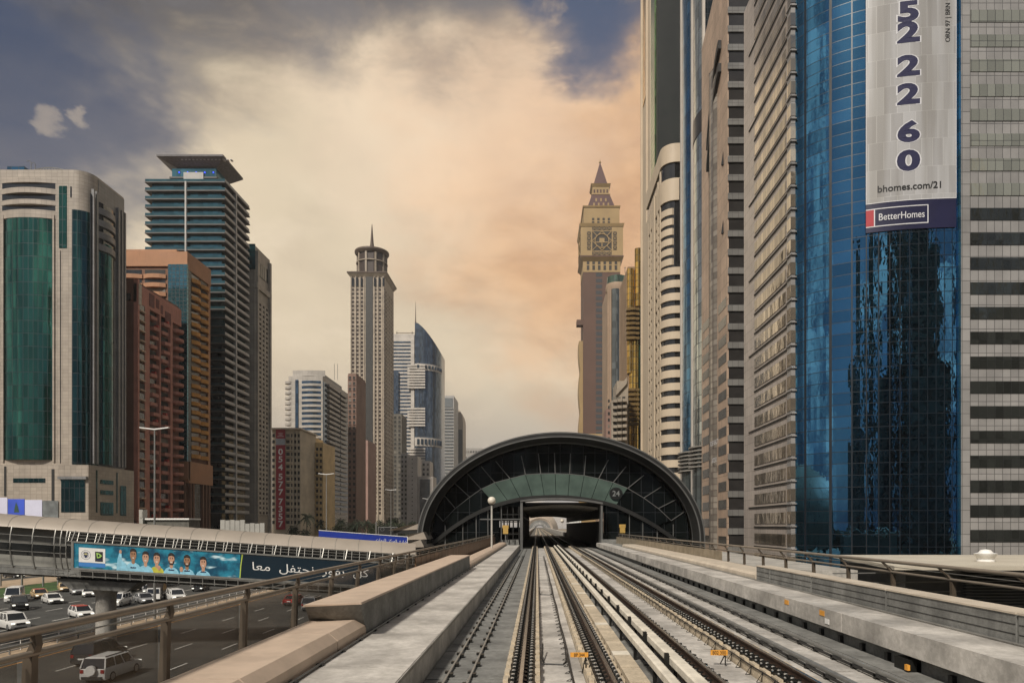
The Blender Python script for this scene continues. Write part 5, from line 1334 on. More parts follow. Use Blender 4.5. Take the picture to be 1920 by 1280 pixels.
# --- clock tower
D_ = 645.0
T = tower('brown clock tower with lattice clock faces and a steep maroon spire', PX(1128,D_+12), D_+12)
P_ = lambda px: PX(px,D_); Z_ = lambda py: PZ(py,D_)
ctan = mat('clock_stone', (.33,.225,.10), .6, 0, .1, .05); cbr = mat('clock_brown', (.10,.052,.034), .65, 0, .12, .04); cmar = mat('clock_maroon', (.075,.030,.026), .5, 0, .15, .1); cdk = mat('clock_recess', (.035,.028,.02), .6, 0, .15, .1)
W = 22.0; cx = P_(1129); cy = D_+W/1.0
def sq(mb, hw, z0, z1, hw2=None, c=(cx,cy)):
    h2 = hw2 if hw2 is not None else hw
    return mb.hexa([(c[0]-hw,c[1]-hw,z0),(c[0]+hw,c[1]-hw,z0),(c[0]+hw,c[1]+hw,z0),(c[0]-hw,c[1]+hw,z0),(c[0]-h2,c[1]-h2,z1),(c[0]+h2,c[1]-h2,z1),(c[0]+h2,c[1]+h2,z1),(c[0]-h2,c[1]+h2,z1)])
hw = 20.0
fD = cy-hw
b = MB(); sq(b, 17.6, GZ, Z_(507)); b.build('shaft', cbr, T)
b = MB(); sq(b, 17.8, Z_(507)+.05, Z_(481)); b.build('arcade', ctan, T)
ps=[]
for k in range(6):
    for h_ in (0,1):
        q = MB(); x = cx-14.2+k*5.3; q.box(x, x+2.4, cy-17.95, cy-17.8, Z_(503)+h_*5.4, Z_(503)+4.4+h_*5.4); ps.append(q)
emit(T,'arcade_window',ps,cdk)
b = MB(); sq(b, 17.9, Z_(487), Z_(480), 20.6); b.build('lower_cornice', ctan, T)
b = MB(); sq(b, hw, Z_(480)+.02, Z_(420)); b.build('clock_stage', ctan, T)
b = MB(); sq(b, 20.6, Z_(480)+.04, Z_(477.5)); b.build('string_course', cbr, T)
b = MB(); sq(b, 20.4, Z_(423), Z_(417.5), 21.3); b.build('upper_cornice', ctan, T)
b = MB(); sq(b, 17.0, Z_(417.5)+.02, PZ(403,cy)); b.build('attic', ctan, T)
ps=[]
for k in range(4):
    for h_ in (0,1): q = MB(); x = cx-9.2+k*5; q.box(x, x+2.2, cy-17.15, cy-17.0, Z_(415)+h_*3.2, Z_(415)+2.2+h_*3.2); ps.append(q)
emit(T,'attic_window',ps,cdk)
b = MB(); sq(b, 17.6, PZ(404,cy), PZ(401.5,cy), 18.0); b.build('attic_cornice', ctan, T)
Z2 = lambda py: PZ(py,cy)
b = MB(); sq(b, 13.4, Z2(401.4), Z2(373), 8.6); b.build('spire_skirt', cmar, T)
ps=[]
for r_, n_ in ((0,4),(1,3)):
    for k in range(n_):
        z = Z2(395)+r_*5.2; hw_ = 13.4-(z-Z2(401))/(Z2(373)-Z2(401))*4.8; x = cx-(n_-1)*2.3+k*4.6
        q = MB(); q.box(x-.8, x+.8, cy-hw_-.4, cy-hw_+1.0, z-1.2, z+1.6); ps.append(q)
emit(T,'dormer',ps,ctan)
b = MB(); sq(b, 9.0, Z2(373), Z2(371)); sq(b, 8.0, Z2(371), Z2(356)); sq(b, 8.2, Z2(358), Z2(353), 9.6); b.build('gallery', ctan, T)
ps=[]
for k in range(5): q = MB(); x = cx-6.2+k*3.1; q.box(x-.7, x+.7, cy-8.15, cy-8.0, Z2(369), Z2(363)); ps.append(q)
emit(T,'gallery_window',ps,cmar)
b = MB(); sq(b, 6.9, Z2(353)+.02, Z2(306), .3); b.build('spire', cmar, T)
b = MB(); b.tube([(cx,cy,Z2(308)),(cx,cy,Z2(298))], .35, 6, .1); b.sphere((cx,cy,Z2(304.5)), 1.1, 8); b.build('finial', ctan, T)
# lattice clock face on the two visible sides
for face in ('f','s'):
    K = MB(); L = MB(); H = MB()
    FF = front(fD) if face == 'f' else Face('s', cx-hw, -1)
    c0 = cx if face == 'f' else cy; zc = Z_(450)
    def bx(mb, u0,u1,z0,z1,d0=.02,d1=.3): FF.box(mb, c0+u0, c0+u1, d0, d1, zc+z0, zc+z1)
    bx(K,-9.2,9.2,-9.2,9.2,.02,.12)
    for k in range(4):
        u = -9.2+k*4.7; bx(K,u,u+4.2,10.2,13.4,.02,.12); bx(K,u,u+4.2,-13.4,-10.2,.02,.12)
        v = -8.6+k*4.5; bx(K,-14.2,-10.4,v,v+3.9,.02,.12); bx(K,10.4,14.2,v,v+3.9,.02,.12)
        for (uc,vc) in ((u+2.1,11.8),(u+2.1,-11.8),(-12.3,v+1.95),(12.3,v+1.95)):
            for s_ in (-1,1): L.bar(FF.p(c0+uc-1.7,.25,zc+vc-1.5*s_), FF.p(c0+uc+1.7,.25,zc+vc+1.5*s_), .4)
    n_=28; ring_ = [FF.p(c0+6.6*math.cos(2*math.pi*i/n_), .4, zc+6.6*math.sin(2*math.pi*i/n_)) for i in range(n_+1)]
    for i in range(n_): H.bar(ring_[i], ring_[i+1], .75)
    for s_ in (-1,1):
        for t_ in (-1,1):
            L.bar(FF.p(c0+9.2*s_,.3,zc), FF.p(c0,.3,zc+9.2*t_), .6); L.bar(FF.p(c0+9.2*s_,.3,zc+9.2*t_), FF.p(c0+4.6*s_,.3,zc+4.6*t_), .6)
    bx(L,-5.6,5.6,-1.8,-1.0,.2,.5); bx(L,-2.4,2.4,-1.8,2.6,.2,.45); bx(L,-.4,.4,-5.6,-1.2,.2,.5)
    if face == 'f': K.build('clock_recess', cdk, T); cf = H.build('clock_ring', ctan, T); L.build('clock_lattice', ctan, T)
    else: K.build('clock_recess', cdk, T); H.build('clock_ring', ctan, T); L.build('clock_lattice', ctan, T)
# shaft details: window column, left side relief
ps=[]; z = Z_(960)
while z < Z_(512):
    q = MB(); q.box(P_(1118), P_(1130), cy-17.75, cy-17.6, z, z+3.6); ps.append(q); z += 5.6
emit(T,'window_band',ps,mat('clock_glass',(.06,.065,.07),.2),100)
q = MB(); q.box(P_(1133), P_(1141), cy-18.6, cy-17.6, GZ, Z_(625)); q.build('textured_pier', mat('clock_pier',(.16,.12,.085),.7,0,.35,.35), T)
b = MB(); pts = [(GZ)]; z = GZ; prof=[]
while z < Z_(628): prof.append((cx-17.6-2.4-1.6*abs(math.sin((z+11)*math.pi/40)), z)); z += 4
b.loft([[(x,fD+6,z) for x,z in prof]+[(cx-17.6,fD+6,prof[-1][1]),(cx-17.6,fD+6,GZ)], [(x,fD+24,z) for x,z in prof]+[(cx-17.6,fD+24,prof[-1][1]),(cx-17.6,fD+24,GZ)]]); b.build('scalloped_fin', ctan, T)
b = MB(); b.box(P_(1082), P_(1094), fD+3, fD+12, Z_(606), Z_(596)); b.build('side_ledge', cbr, T)
q = MB(); sq(q, 19, GZ, Z_(812)) ; q.build('podium', ctan, T)
q = MB(); q.box(P_(1115), P_(1132), D_-40, D_-10, GZ, PZ(816,D_-40)); 
tag(q.build('low_building', tnm), 'low tan block peeking over the station roof in front of the clock tower', 'building')

# ------------------ unseen stand-in towers behind the camera, added for dark reflections in the glass
rnd = random.Random(12); spots = []
x = -150
while x < 230:
    w_ = rnd.uniform(11, 19); y = -95-rnd.uniform(0, 45)
    if -40 < x < 30: y = -330-rnd.uniform(0,60)
    if x <= -40: y = -235-rnd.uniform(0,40)
    spots.append((x+w_/2, y, w_, rnd.uniform(18,30), (rnd.choice((60,75,95,120,150,170)) if x > -40 else rnd.choice((60,110,150,185))))); x += w_+rnd.choice((1.5,3,5,9))
spots += [(20,-72,8,20,150),(33,-80,7,18,125),(46,-40,16,26,50),(88,-30,16,24,125)]
ORD = 'first second third fourth fifth sixth seventh eighth ninth tenth eleventh twelfth thirteenth fourteenth fifteenth sixteenth seventeenth eighteenth nineteenth twentieth twenty-first twenty-second twenty-third twenty-fourth twenty-fifth twenty-sixth twenty-seventh twenty-eighth twenty-ninth thirtieth'.split()
nb = mat('mirrored_dark',(.02,.02,.022),.6,0,.2,.1); cols = [gdk2, gdark, nb, nb, gdk2, dkol, gdark]
for i, (x, y, w_, d_, h_) in enumerate(spots):
    t = top('tower_block', 'dark banded stand-in tower behind the viewpoint, %s one along the row, %s' % (ORD[i], 'tall' if h_ > 100 else 'low'), 'tower', (x,y,GZ), 0, 'stand-in towers mirrored in the glass')
    b = MB(); b.box(x-w_/2, x+w_/2, y-d_/2, y+d_/2, GZ, h_); b.build('wall', cols[i % 7], t)
    q = MB(); z = GZ+4
    while z < h_-4: q.box(x-w_/2-.1, x+w_/2+.1, y-d_/2-.1, y+d_/2+.1, z, z+2.6); z += 4.4
    q.build('window_band', dark_glass, t, stuff=True)

# ================================================================== enclosed footbridge over the highway
BD = Vector((.984, .176)); BN = Vector((.176, -.984)); B0 = Vector((-49.2, 62.5)); BSL = .0784
def bp(s, o, h): p = B0+BD*s+BN*o; return (p.x, p.y, 1.12-BSL*s-h)
def s_of(px): r = (px-VX)/F; return (62.5*r+49.2)/(.984-.176*r)
fb = top('footbridge', 'enclosed footbridge tube with sand coloured roof and steel lattice sides, crossing the highway', 'footbridge', (-30, 66, GZ))
roofm = mat('bridge_roof', (.33,.285,.235), .45, .1, .08, .4); lat = mat('bridge_steel', (.25,.245,.225), .4, .4, .15, 1.5)
inner = mat('bridge_cladding', (.24,.235,.21), .6, .1, .2, .4, streak=.3)
S0, S1 = -26.0, 37.5
prof = [(0,0),(.9,.06),(1.7,.27),(2.2,.62),(2.48,1.05)]
full = [(2.48,1.05),(2.72,1.7),(2.80,2.4),(2.78,3.1),(2.62,3.9),(2.3,4.6),(2.0,5.1)]
def sweep(mb, pr, s0, s1, n=1):
    return mb.loft([[bp(s0+(s1-s0)*k/n,o,h) for o,h in pr] for k in range(n+1)])
def rbox(mb, s0,s1,o0,o1,h0,h1):
    return mb.hexa([bp(s0,o0,h1),bp(s1,o0,h1),bp(s1,o1,h1),bp(s0,o1,h1),bp(s0,o0,h0),bp(s1,o0,h0),bp(s1,o1,h0),bp(s0,o1,h0)])
q = MB(); pr2 = [(-o,h) for o,h in reversed(prof)]+prof[1:]; sweep(q, pr2+[(2.3,1.1),(0,.6),(-2.3,1.1)], S0, S1, 1); q.build('roof', roofm, fb, True)
s = S0
while s < S1-2:
    q = MB(); pts = [bp(s,o,h-.012) for o,h in pr2]; q.tube(pts, .018, 4); q.build('roof_seam', inner, fb); s += 2.15
q = MB(); rbox(q, S0, S1, -2.0, 2.3, 4.5, 5.15); q.build('deck', conc_grey, fb)
q = MB(); rbox(q, S0, S1, 1.2, 1.35, 1.0, 2.45); q.build('upper_cladding', inner, fb)
q = MB(); rbox(q, S0, S1, 1.2, 1.35, 3.6, 4.5); q.build('lower_cladding', inner, fb)
q = MB(); rbox(q, S0, S1, 1.25, 1.32, 2.46, 3.59); q.build('window_band', dark_glass, fb)
q = MB(); rbox(q, S0, S1, -2.6, -2.4, 1.0, 4.6); q.build('far_wall', inner, fb)
ribs=[]; s = S0+.3
while s < 6.0:
    q = MB(); q.tube([bp(s,o,h) for o,h in full], .06, 6); q.bar(bp(s,2.48,1.05),bp(s,1.3,1.2),.06); ribs.append(q); s += 1.75
for s_ in (6.3, 6.75): q = MB(); q.tube([bp(s_,o,h) for o,h in full], .065, 6); ribs.append(q)
s = 7.4
while s < S1-1:
    q = MB(); q.bar(bp(s,2.48,1.0),bp(s-.15,2.95,2.0),.075); q.bar(bp(s,2.5,1.1),bp(s,1.3,1.3),.05); ribs.append(q)
    s += 2.15
emit(fb,'rib',ribs,lat,100,True)
q = MB()
for o,h in full[1:]: q.bar(bp(S0,o,h),bp(6.7,o,h),.05)
for o,h in ((2.5,1.12),(2.62,1.35),(2.78,1.62),(2.95,1.93)): q.bar(bp(6.7,o,h),bp(S1,o,h),.055)
q.build('purlins', lat, fb)
ps=[]; s = 7.0
while s < S1: q = MB(); q.bar(bp(s,2.5,1.1),bp(s,2.95,1.95),.04); ps.append(q); s += .72
emit(fb,'lattice_bar',ps,lat,100)
q = MB()
for o,h in ((3.0,4.52),(3.05,4.98)): q.bar(bp(5.8,o,h),bp(S1,o,h),.07)
q.build('lower_rail', lat, fb)
ps=[]; s = 6.0
while s < S1: q = MB(); q.bar(bp(s,3.04,4.5),bp(s,3.04,5.12),.055); q.bar(bp(s,3.04,4.98),bp(s+.35,2.2,4.85),.04); ps.append(q); s += 1.02
emit(fb,'lower_bar',ps,lat,100)
# dark underside beam and piers
q = MB(); rbox(q, S0, S1, -1.2, 1.0, 5.16, 5.42); q.build('underside_beam', conc_dark, fb)
for s in (8.9, -19):
    x,y,z = bp(s,0,5.43); q = MB(); q.lathe((x,y,GZ),[(.85,0),(.85,z-GZ-1.5),(1.5,z-GZ-.2),(1.5,z-GZ)],20); q.build('pier', conc, fb, True)
    q = MB(); q.hexa([bp(s-2.4,-1.5,6.3),bp(s+2.4,-1.5,6.3),bp(s+2.4,1.7,6.3),bp(s-2.4,1.7,6.3),bp(s-3.4,-1.7,5.43),bp(s+3.4,-1.7,5.43),bp(s+3.4,1.9,5.43),bp(s-3.4,1.9,5.43)]); q.build('pier_head', conc_grey, fb)
# advertising panel
AO = 3.0
ad = top('billboard', 'long advertising panel on the footbridge with footballers in light blue and white Arabic lettering', 'billboard', bp(20,AO,4.4))
sA, sM, sB = s_of(168), s_of(465), s_of(712)
def adp(px, v, off=0.0): return bp(s_of(px), AO+off, 2.04+v*2.22)
q = MB(); 
for a,b_,c_,d_ in ((sA-.2,sB+.2,1.9,2.04),(sA-.2,sB+.2,4.26,4.44),(sA-.2,sA,2.04,4.26),(sB,sB+.2,2.04,4.26)): rbox(q,a,b_,AO-.25,AO+.06,c_,d_)
q.build('frame', lat, ad)
am = bpy.data.materials.new('ad_stadium'); am.use_nodes = True; gg = G(am.node_tree); bb = gg.n['Principled BSDF']
P_n = pos(gg); nn = gg.noise(P_n, .9, 5, .6).outputs[0]; nf_ = gg.noise(gg.vm('MULTIPLY',P_n,(.9,.9,2.2)), .75, 2, .5).outputs[0]
cc_ = gg.mix(gg.ramp(nn,.35,.65), (.012,.07,.13), (.03,.26,.38)); cc_ = gg.mix(gg.ramp(nf_,.60,.74), cc_, (.60,.80,.86))
gg.put(bb.inputs['Base Color'], cc_); bb.inputs['Roughness'].default_value = .3
q = MB(); rbox(q, sA, sM, AO-.1, AO, 2.04, 4.26); q.build('stadium_picture', am, ad)
admat = mat('ad_midnight',(.008,.02,.032),.3,0,.1,.3); lime = mat('ad_lime',(.42,.52,.08),.4,0,.05,1)
q = MB(); rbox(q, sM, sB, AO-.1, AO, 2.04, 4.26); q.build('dark_panel', admat, ad)
q = MB(); q.add([adp(463.5,1,.01),adp(465.5,1,.01),adp(467,.5,.01),adp(470,0,.01),adp(468,0,.01),adp(465,.5,.01)],[(0,1,2,3,4,5)]); q.build('lime_stripe', lime, ad, recalc=False)
def adpoly(mb, pts, off): mb.add([adp(px,v,off) for px,v in pts],[tuple(range(len(pts)))])
def adell(mb, px, v, rx, rv, off, n=16, a0=0, a1=360): adpoly(mb,[(px+rx*math.cos(R(a0+(a1-a0)*i/n)), v-rv*math.sin(R(a0+(a1-a0)*i/n))) for i in range(n+(a1-a0<360))],off)
sky_b = mat('shirt_sky',(.27,.58,.74),.5,0,.15,3); yel_s = mat('shirt_yellow',(.52,.50,.06),.5,0,.12,3); skin1 = mat('skin_light',(.52,.30,.20),.5,0,.08,4); skin2 = mat('skin_tan',(.34,.18,.10),.5,0,.08,4)
hair = mat('hair_dark',(.02,.013,.01),.6,0,.2,5); teeth = mat('smile_white',(.75,.72,.66),.4,0,.05,3)
SH=MB(); YS=MB(); SK=MB(); S2=MB(); HR=MB(); TE=MB()
for i,(px,vc,yel_,sk) in enumerate(((274,.34,0,1),(296,.42,0,0),(316,.44,1,0),(342,.42,0,0),(370,.45,0,1),(399,.48,0,0))):
    tgt = YS if yel_ else SH; o1 = .012+.002*(i%2)
    top_v = vc+.33
    adpoly(tgt,[(px-14,1),(px-13,top_v+.18),(px-10,top_v+.06),(px-4,top_v-.02),(px,top_v+.03),(px+4,top_v-.02),(px+10,top_v+.06),(px+13,top_v+.18),(px+14,1)],o1)
    sm = MB()
    adpoly(sm,[(px-2.6,vc+.1),(px-2.9,top_v),(px,top_v+.05),(px+2.9,top_v),(px+2.6,vc+.1)],o1+.004)
    adell(sm, px, vc, 5.6, .235, o1+.008)
    adell(HR, px, vc-.06, 6.0, .21, o1+.006, 14)
    adpoly(HR,[(px-5.8,vc-.05),(px-5.4,vc-.2),(px-2,vc-.27),(px+2,vc-.27),(px+5.4,vc-.2),(px+5.8,vc-.05),(px+4.6,vc-.12),(px,vc-.15),(px-4.6,vc-.12)],o1+.012)
    for s_ in (-1,1): adell(HR, px+s_*2.1, vc-.04, .85, .022, o1+.014, 8); adpoly(HR,[(px+s_*1.1,vc-.075),(px+s_*3.2,vc-.085),(px+s_*3.2,vc-.07),(px+s_*1.1,vc-.06)],o1+.014)
    adell(TE, px, vc+.10, 2.0, .035, o1+.014, 10, 180, 360)
    sm.build('face', skin2 if sk else skin1, ad, recalc=False)
    if i in (3,4): adpoly(HR,[(px-5,vc+.02),(px-4.6,vc+.14),(px-2,vc+.23),(px+2,vc+.23),(px+4.6,vc+.14),(px+5,vc+.02),(px+3.2,vc+.07),(px+2.6,vc+.16),(px-2.6,vc+.16),(px-3.2,vc+.07)],o1+.012)
adpoly(SH,[(244,1),(246,.55),(249,.30),(253,.30),(254,.60),(262,.72),(262,1)],.011); adell(SK,251,.24,2.4,.08,.014)
adell(SK,320,.80,3.2,.10,.03); adell(SK,360,.80,3.2,.11,.03)
SH.build('shirts_sky_blue', sky_b, ad, recalc=False); YS.build('shirt_yellow', yel_s, ad, recalc=False); SK.build('hands', skin1, ad, recalc=False); HR.build('hair', hair, ad, recalc=False); TE.build('smiles', teeth, ad, recalc=False)
q = MB(); adpoly(q,[(177,.17),(224,.17),(224,.76),(177,.76)],.012); q.build('logo_card', white_p, ad, recalc=False)
q = MB(); adpoly(q,[(177,.77),(224,.77),(224,.93),(177,.93)],.013); q.build('blue_ribbon', mat('ribbon_blue',(.06,.22,.55),.4,0,.05,1), ad, recalc=False)
def ringp(mb, px, v, r0, r1, off, n=24):
    a = [(px+r0*math.cos(2*math.pi*i/n), v+r0*.0245*math.sin(2*math.pi*i/n)*.9) for i in range(n)]; b_ = [(px+r1*math.cos(2*math.pi*i/n), v+r1*.0245*math.sin(2*math.pi*i/n)*.9) for i in range(n)]
    mb.add([adp(x,v_,off) for x,v_ in a+b_],[(i,(i+1)%n,n+(i+1)%n,n+i) for i in range(n)])
nv = mat('crest_navy',(.02,.03,.09),.4,0,.05,1)
q = MB(); ringp(q,189.5,.46,8.6,8.0,.015); ringp(q,189.5,.46,5.8,5.2,.015); adpoly(q,[(186,.36),(193,.36),(193,.50),(189.5,.59),(186,.50)],.015); q.build('crest', nv, ad, recalc=False)
q = MB(); adpoly(q,[(187,.39),(192,.39),(192,.46),(187,.46)],.018); q.build('crest_shield', mat('crest_gold',(.55,.5,.25),.4), ad, recalc=False)
q = MB(); adpoly(q,[(206,.30),(220,.30),(220,.70),(206,.70)],.015); q.build('logo_square', black, ad, recalc=False)
q = MB(); adpoly(q,[(208,.34),(214,.37),(218.5,.46),(215,.54),(209.5,.57)],.018); q.build('logo_leaf', mat('logo_green',(.30,.50,.12),.4), ad, recalc=False)
q = MB(); adell(q,212.3,.46,1.8,.055,.021,10); q.build('logo_leaf_eye', black, ad, recalc=False)
q = MB(); adpoly(q,[(208,.61),(218,.61),(218,.65),(208,.65)],.018)
for i,px in enumerate((274,342,370,399)): adpoly(q,[(px-5,.84),(px-3,.82),(px-1,.84),(px+1,.82),(px+3,.84),(px+5,.82),(px+5,.87),(px-5,.88)],.03)
q.build('shirt_lettering', nv, ad, recalc=False)
arab = '\uFEE3\uFECC\uFE8E \uFEE7\uFEA4\uFE98\uFED4\uFEDE \uFED3\uFEEE\uFEAF \uFEDB\uFEDE'
words = [['\uFEDB','\uFEDE'],['\uFE91','\uFED4','\uFEEE','\uFEAF'],['\uFEE7','\uFEA4','\uFE98','\uFED4','\uFEDE'],['\uFEE3','\uFECC','\uFE8E']]
vis = ''.join(reversed('  '.join(''.join(w_) for w_ in words)))
vs, fs = text2d(vis, 1.0); x0_ = min(x for x,y in vs); x1_ = max(x for x,y in vs)
sc1 = (s_of(695)-s_of(487))/(x1_-x0_)
q = MB(); letter(q, vis, 1.0, lambda a,c_: bp(s_of(487)+(a-x0_)*sc1, AO+.015, 3.45-c_*sc1*.80)); q.build('arabic_lettering', white_p, ad, recalc=False)
# blue sign on the far side of the roof
bs = top('road_sign', 'long blue sign with white Arabic lettering mounted behind the footbridge roof', 'sign', bp(33,-2.8,1))
blu = mat('sign_blue',(.012,.035,.28),.4,0,.06,1)
q = MB(); rbox(q, s_of(590), s_of(764), -3.0, -2.85, -.62, .9); q.build('panel', blu, bs)
q = MB(); rbox(q, s_of(590), s_of(764), -2.848, -2.82, -.62, -.56); rbox(q, s_of(764)-.06, s_of(764), -2.848,-2.82,-.56,.9); q.build('border', white_p, bs)
vis2 = ''.join(reversed('\uFEB7\uFE8E\uFEAD\uFEC9  \uFE8D\uFEDF\uFEE4\uFEAE\uFEDB\uFEB0  \uFE8D\uFEDF\uFE98\uFEA0\uFE8E\uFEAD\uFEF1'))
vs, fs = text2d(vis2, 1.0); x0_ = min(x for x,y in vs); x1_ = max(x for x,y in vs); sc2 = (s_of(762)-s_of(700))/(x1_-x0_)
q = MB(); letter(q, vis2, 1.0, lambda a,c_: bp(s_of(700)+(a-x0_)*sc2, -2.84, .10-c_*sc2*1.1)); q.build('lettering', white_p, bs, recalc=False)
# side canopies of the station
for i,(px,py,w_,lb) in enumerate(((776,990,1.9,'upper sand coloured side canopy left of the station arch'),(772,1008,2.3,'middle side canopy left of the station arch'),(768,1022,2.2,'lowest side canopy left of the station arch'))):
    D_ = 84-i*2; x = PX(px,D_); z = PZ(py,D_)
    q = MB(); q.hexa([(x-w_,D_-3,z-.25),(x+w_,D_-3,z-.1),(x+w_+.5,D_+6,z-.1),(x-w_+.6,D_+6,z-.3),(x-w_-.5,D_-3.5,z-.2),(x+w_-.4,D_-3,z+.75),(x+w_,D_+6,z+.8),(x-w_+.4,D_+6,z-.1)])
    c = top('station_canopy', lb, 'canopy', (x,D_,z)); q.build('canopy_roof', roofm, c)
    q = MB(); q.hexa([(x-w_,D_-3,z-.6),(x+w_,D_-3,z-.6),(x+w_+.5,D_+6,z-.6),(x-w_+.6,D_+6,z-.6),(x-w_,D_-3,z-.26),(x+w_,D_-3,z-.26),(x+w_+.5,D_+6,z-.26),(x-w_+.6,D_+6,z-.31)]); q.build('canopy_edge', st_dark, c)

# ================================================================== vehicles
paint = lambda n, c, me=.0: mat('paint_'+n, c, .22, me, .05, 3, spec=.7)
vgl = mat('vehicle_glass', (.012,.014,.016), .05, 0, .2, 1, spec=.9); tyre = mat('tyre', (.018,.018,.018), .8, 0, .2, 4)
lampw = mat('headlight', (.8,.8,.75), .1, 0, .05, 4, emit=(1,.95,.8), estr=.9); lampr = mat('taillight', (.25,.01,.01), .2, 0, .05, 4); trimb = mat('bumper_black',(.03,.03,.03),.5,0,.1,4)
rimm = mat('alloy', (.45,.45,.45), .3, .8, .1, 5)
SPEC = {  # length, width, hood z, belt z, roof z, cabin x from rear: (rear base, rear top, front top, front base), wheel radius
 'sedan': (4.8,1.85,.85,.95,1.45,(.55,1.25,2.75,3.55),.33),
 'suv':   (4.8,1.92,1.10,1.15,1.85,(.10,.35,3.05,3.65),.39),
 'hatch': (4.3,1.78,.90,.98,1.50,(.15,.65,2.55,3.35),.32),
 'van':   (5.4,1.95,1.15,1.25,2.25,(.08,.2,4.3,5.0),.36),
 'pickup':(5.3,1.90,1.05,1.10,1.80,(1.9,2.1,3.6,4.2),.38)}
def vehicle(kind, label, x, y, rz, m_, cat='car', roof_m=None, group='vehicles on the highway', nm=None):
    L,Wd,hz,bz,rzf,cab,wr = SPEC[kind]; hw = Wd/2
    t = top(nm or {'suv':'suv','van':'van'}.get(kind,'car'), label, cat, (x,y,GZ+.012), rz, group)
    X_ = lambda a: a-L/2
    # lower body: rounded cross-sections along the side outline
    out_ = [(0,.42),(.04,bz-.12),(.25,bz),(cab[3],hz if kind in('sedan','hatch') else hz),(L-.5,hz-.10),(L-.08,hz-.28),(L,.50),(L-.08,.25),(.10,.25)]
    if kind=='van': out_ = [(0,.4),(.02,bz),(cab[3],hz+.05),(L-.1,hz-.2),(L,.5),(L-.05,.25),(.08,.25)]
    b = MB(); cx_ = L/2; cz_ = .6
    def lay(yy, sx, sz): return [(X_(cx_+(a-cx_)*sx), yy, cz_+(z-cz_)*sz) for a,z in out_]
    b.loft([lay(-hw,.93,.80), lay(-hw*.96,.985,.95), lay(-hw*.80,1,1), lay(hw*.80,1,1), lay(hw*.96,.985,.95), lay(hw,.93,.80)])
    body = b.build('body', m_, t, True, local=True)
    r0,r1,f1,f0 = cab; tw = hw*.80
    b = MB(); zb = bz-.06
    b.hexa([(X_(r0),-hw*.93,zb),(X_(f0),-hw*.93,zb),(X_(f0),hw*.93,zb),(X_(r0),hw*.93,zb),(X_(r1),-tw,rzf-.05),(X_(f1),-tw,rzf-.05),(X_(f1),tw,rzf-.05),(X_(r1),tw,rzf-.05)])
    b.build('windows', vgl, t, local=True)
    b = MB(); e=.03
    b.hexa([(X_(r1)-e,-tw-e,rzf-.07),(X_(f1)+e,-tw-e,rzf-.07),(X_(f1)+e,tw+e,rzf-.07),(X_(r1)-e,tw+e,rzf-.07),(X_(r1)+.15,-tw+.12,rzf+.015),(X_(f1)-.2,-tw+.12,rzf+.015),(X_(f1)-.2,tw-.12,rzf+.015),(X_(r1)+.15,tw-.12,rzf+.015)])
    b.build('roof', roof_m or m_, t, local=True)
    b = MB()
    for s_ in (-1,1):
        for (a0,a1) in ((f0,f1),(r0,r1)): b.bar((X_(a0),s_*hw*.93,zb),(X_(a1),s_*tw,rzf-.05),.09)
        for fr in (.36,.66) if L>4.6 else (.45,):
            xa_ = r0+(f0-r0)*fr; xb_ = r1+(f1-r1)*fr; b.bar((X_(xa_),s_*hw*.935,zb),(X_(xb_),s_*(tw+.01),rzf-.05),.07)
        if kind=='van': b.box(X_(.05),X_(1.4),s_*hw*.90-.03,s_*hw*.90+.03,zb,rzf-.3)
    b.build('pillars', m_, t, local=True)
    for ax_ in (L*.19, L*.81):
        for s_ in (-1,1):
            b = MB(); n=18; yo = s_*(hw-.10)
            b.loft([[(X_(ax_)+r_*math.cos(2*math.pi*i/n), yo+dy_, wr+r_*math.sin(2*math.pi*i/n)) for i in range(n)] for r_,dy_ in ((wr*.9,-.11),(wr,-.07),(wr,.07),(wr*.9,.11))])
            wh = b.build('wheel', tyre, t, True, local=True)
            b = MB(); b.loft([[(X_(ax_)+wr*.62*math.cos(2*math.pi*i/n), yo+s_*dy_, wr+wr*.62*math.sin(2*math.pi*i/n)) for i in range(n)] for dy_ in (.08,.118)]); b.build('rim', rimm, wh, local=True)
    for s_ in (-1,1):
        b = MB(); b.box(X_(L)-.20,X_(L)-.01,s_*hw*.72-.16,s_*hw*.72+.16,hz-.36,hz-.20); b.build('headlight', lampw, t, local=True)
        b = MB(); b.box(X_(0)-.01,X_(0)+.12,s_*hw*.78-.12,s_*hw*.78+.12,bz-.38,bz-.12); b.build('taillight', lampr, t, local=True)
        b = MB(); b.box(X_(f0)-.45,X_(f0)-.22,s_*(hw+.02)-.07,s_*(hw+.02)+.09,bz-.02,bz+.13); b.build('mirror', m_, t, local=True)
    b = MB(); b.box(X_(L)-.10,X_(L)+.015,-hw*.42,hw*.42,hz-.42,hz-.22); b.box(X_(L)-.12,X_(L)+.01,-hw*.6,hw*.6,.30,.42); b.build('grille', trimb, t, local=True)
    b = MB(); b.box(X_(0)-.03,X_(0)+.10,-hw*.8,hw*.8,.30,.52); b.build('rear_bumper', trimb, t, local=True)
    b = MB(); b.box(X_(0)-.035,X_(0)-.005,-.26,.26,.62,.74); b.build('licence_plate', white_p, t, local=True)
    if kind=='suv':
        b = MB()
        for s_ in (-1,1): b.box(X_(r1)+.2,X_(f1)-.3,s_*tw*.85-.02,s_*tw*.85+.02,rzf+.01,rzf+.07)
        b.build('roof_rack', trimb, t, local=True)
    return t
def at(px, py):   # the point of the road seen at this pixel
    D_ = -GZ*F/(py-VY); return PX(px,D_), D_
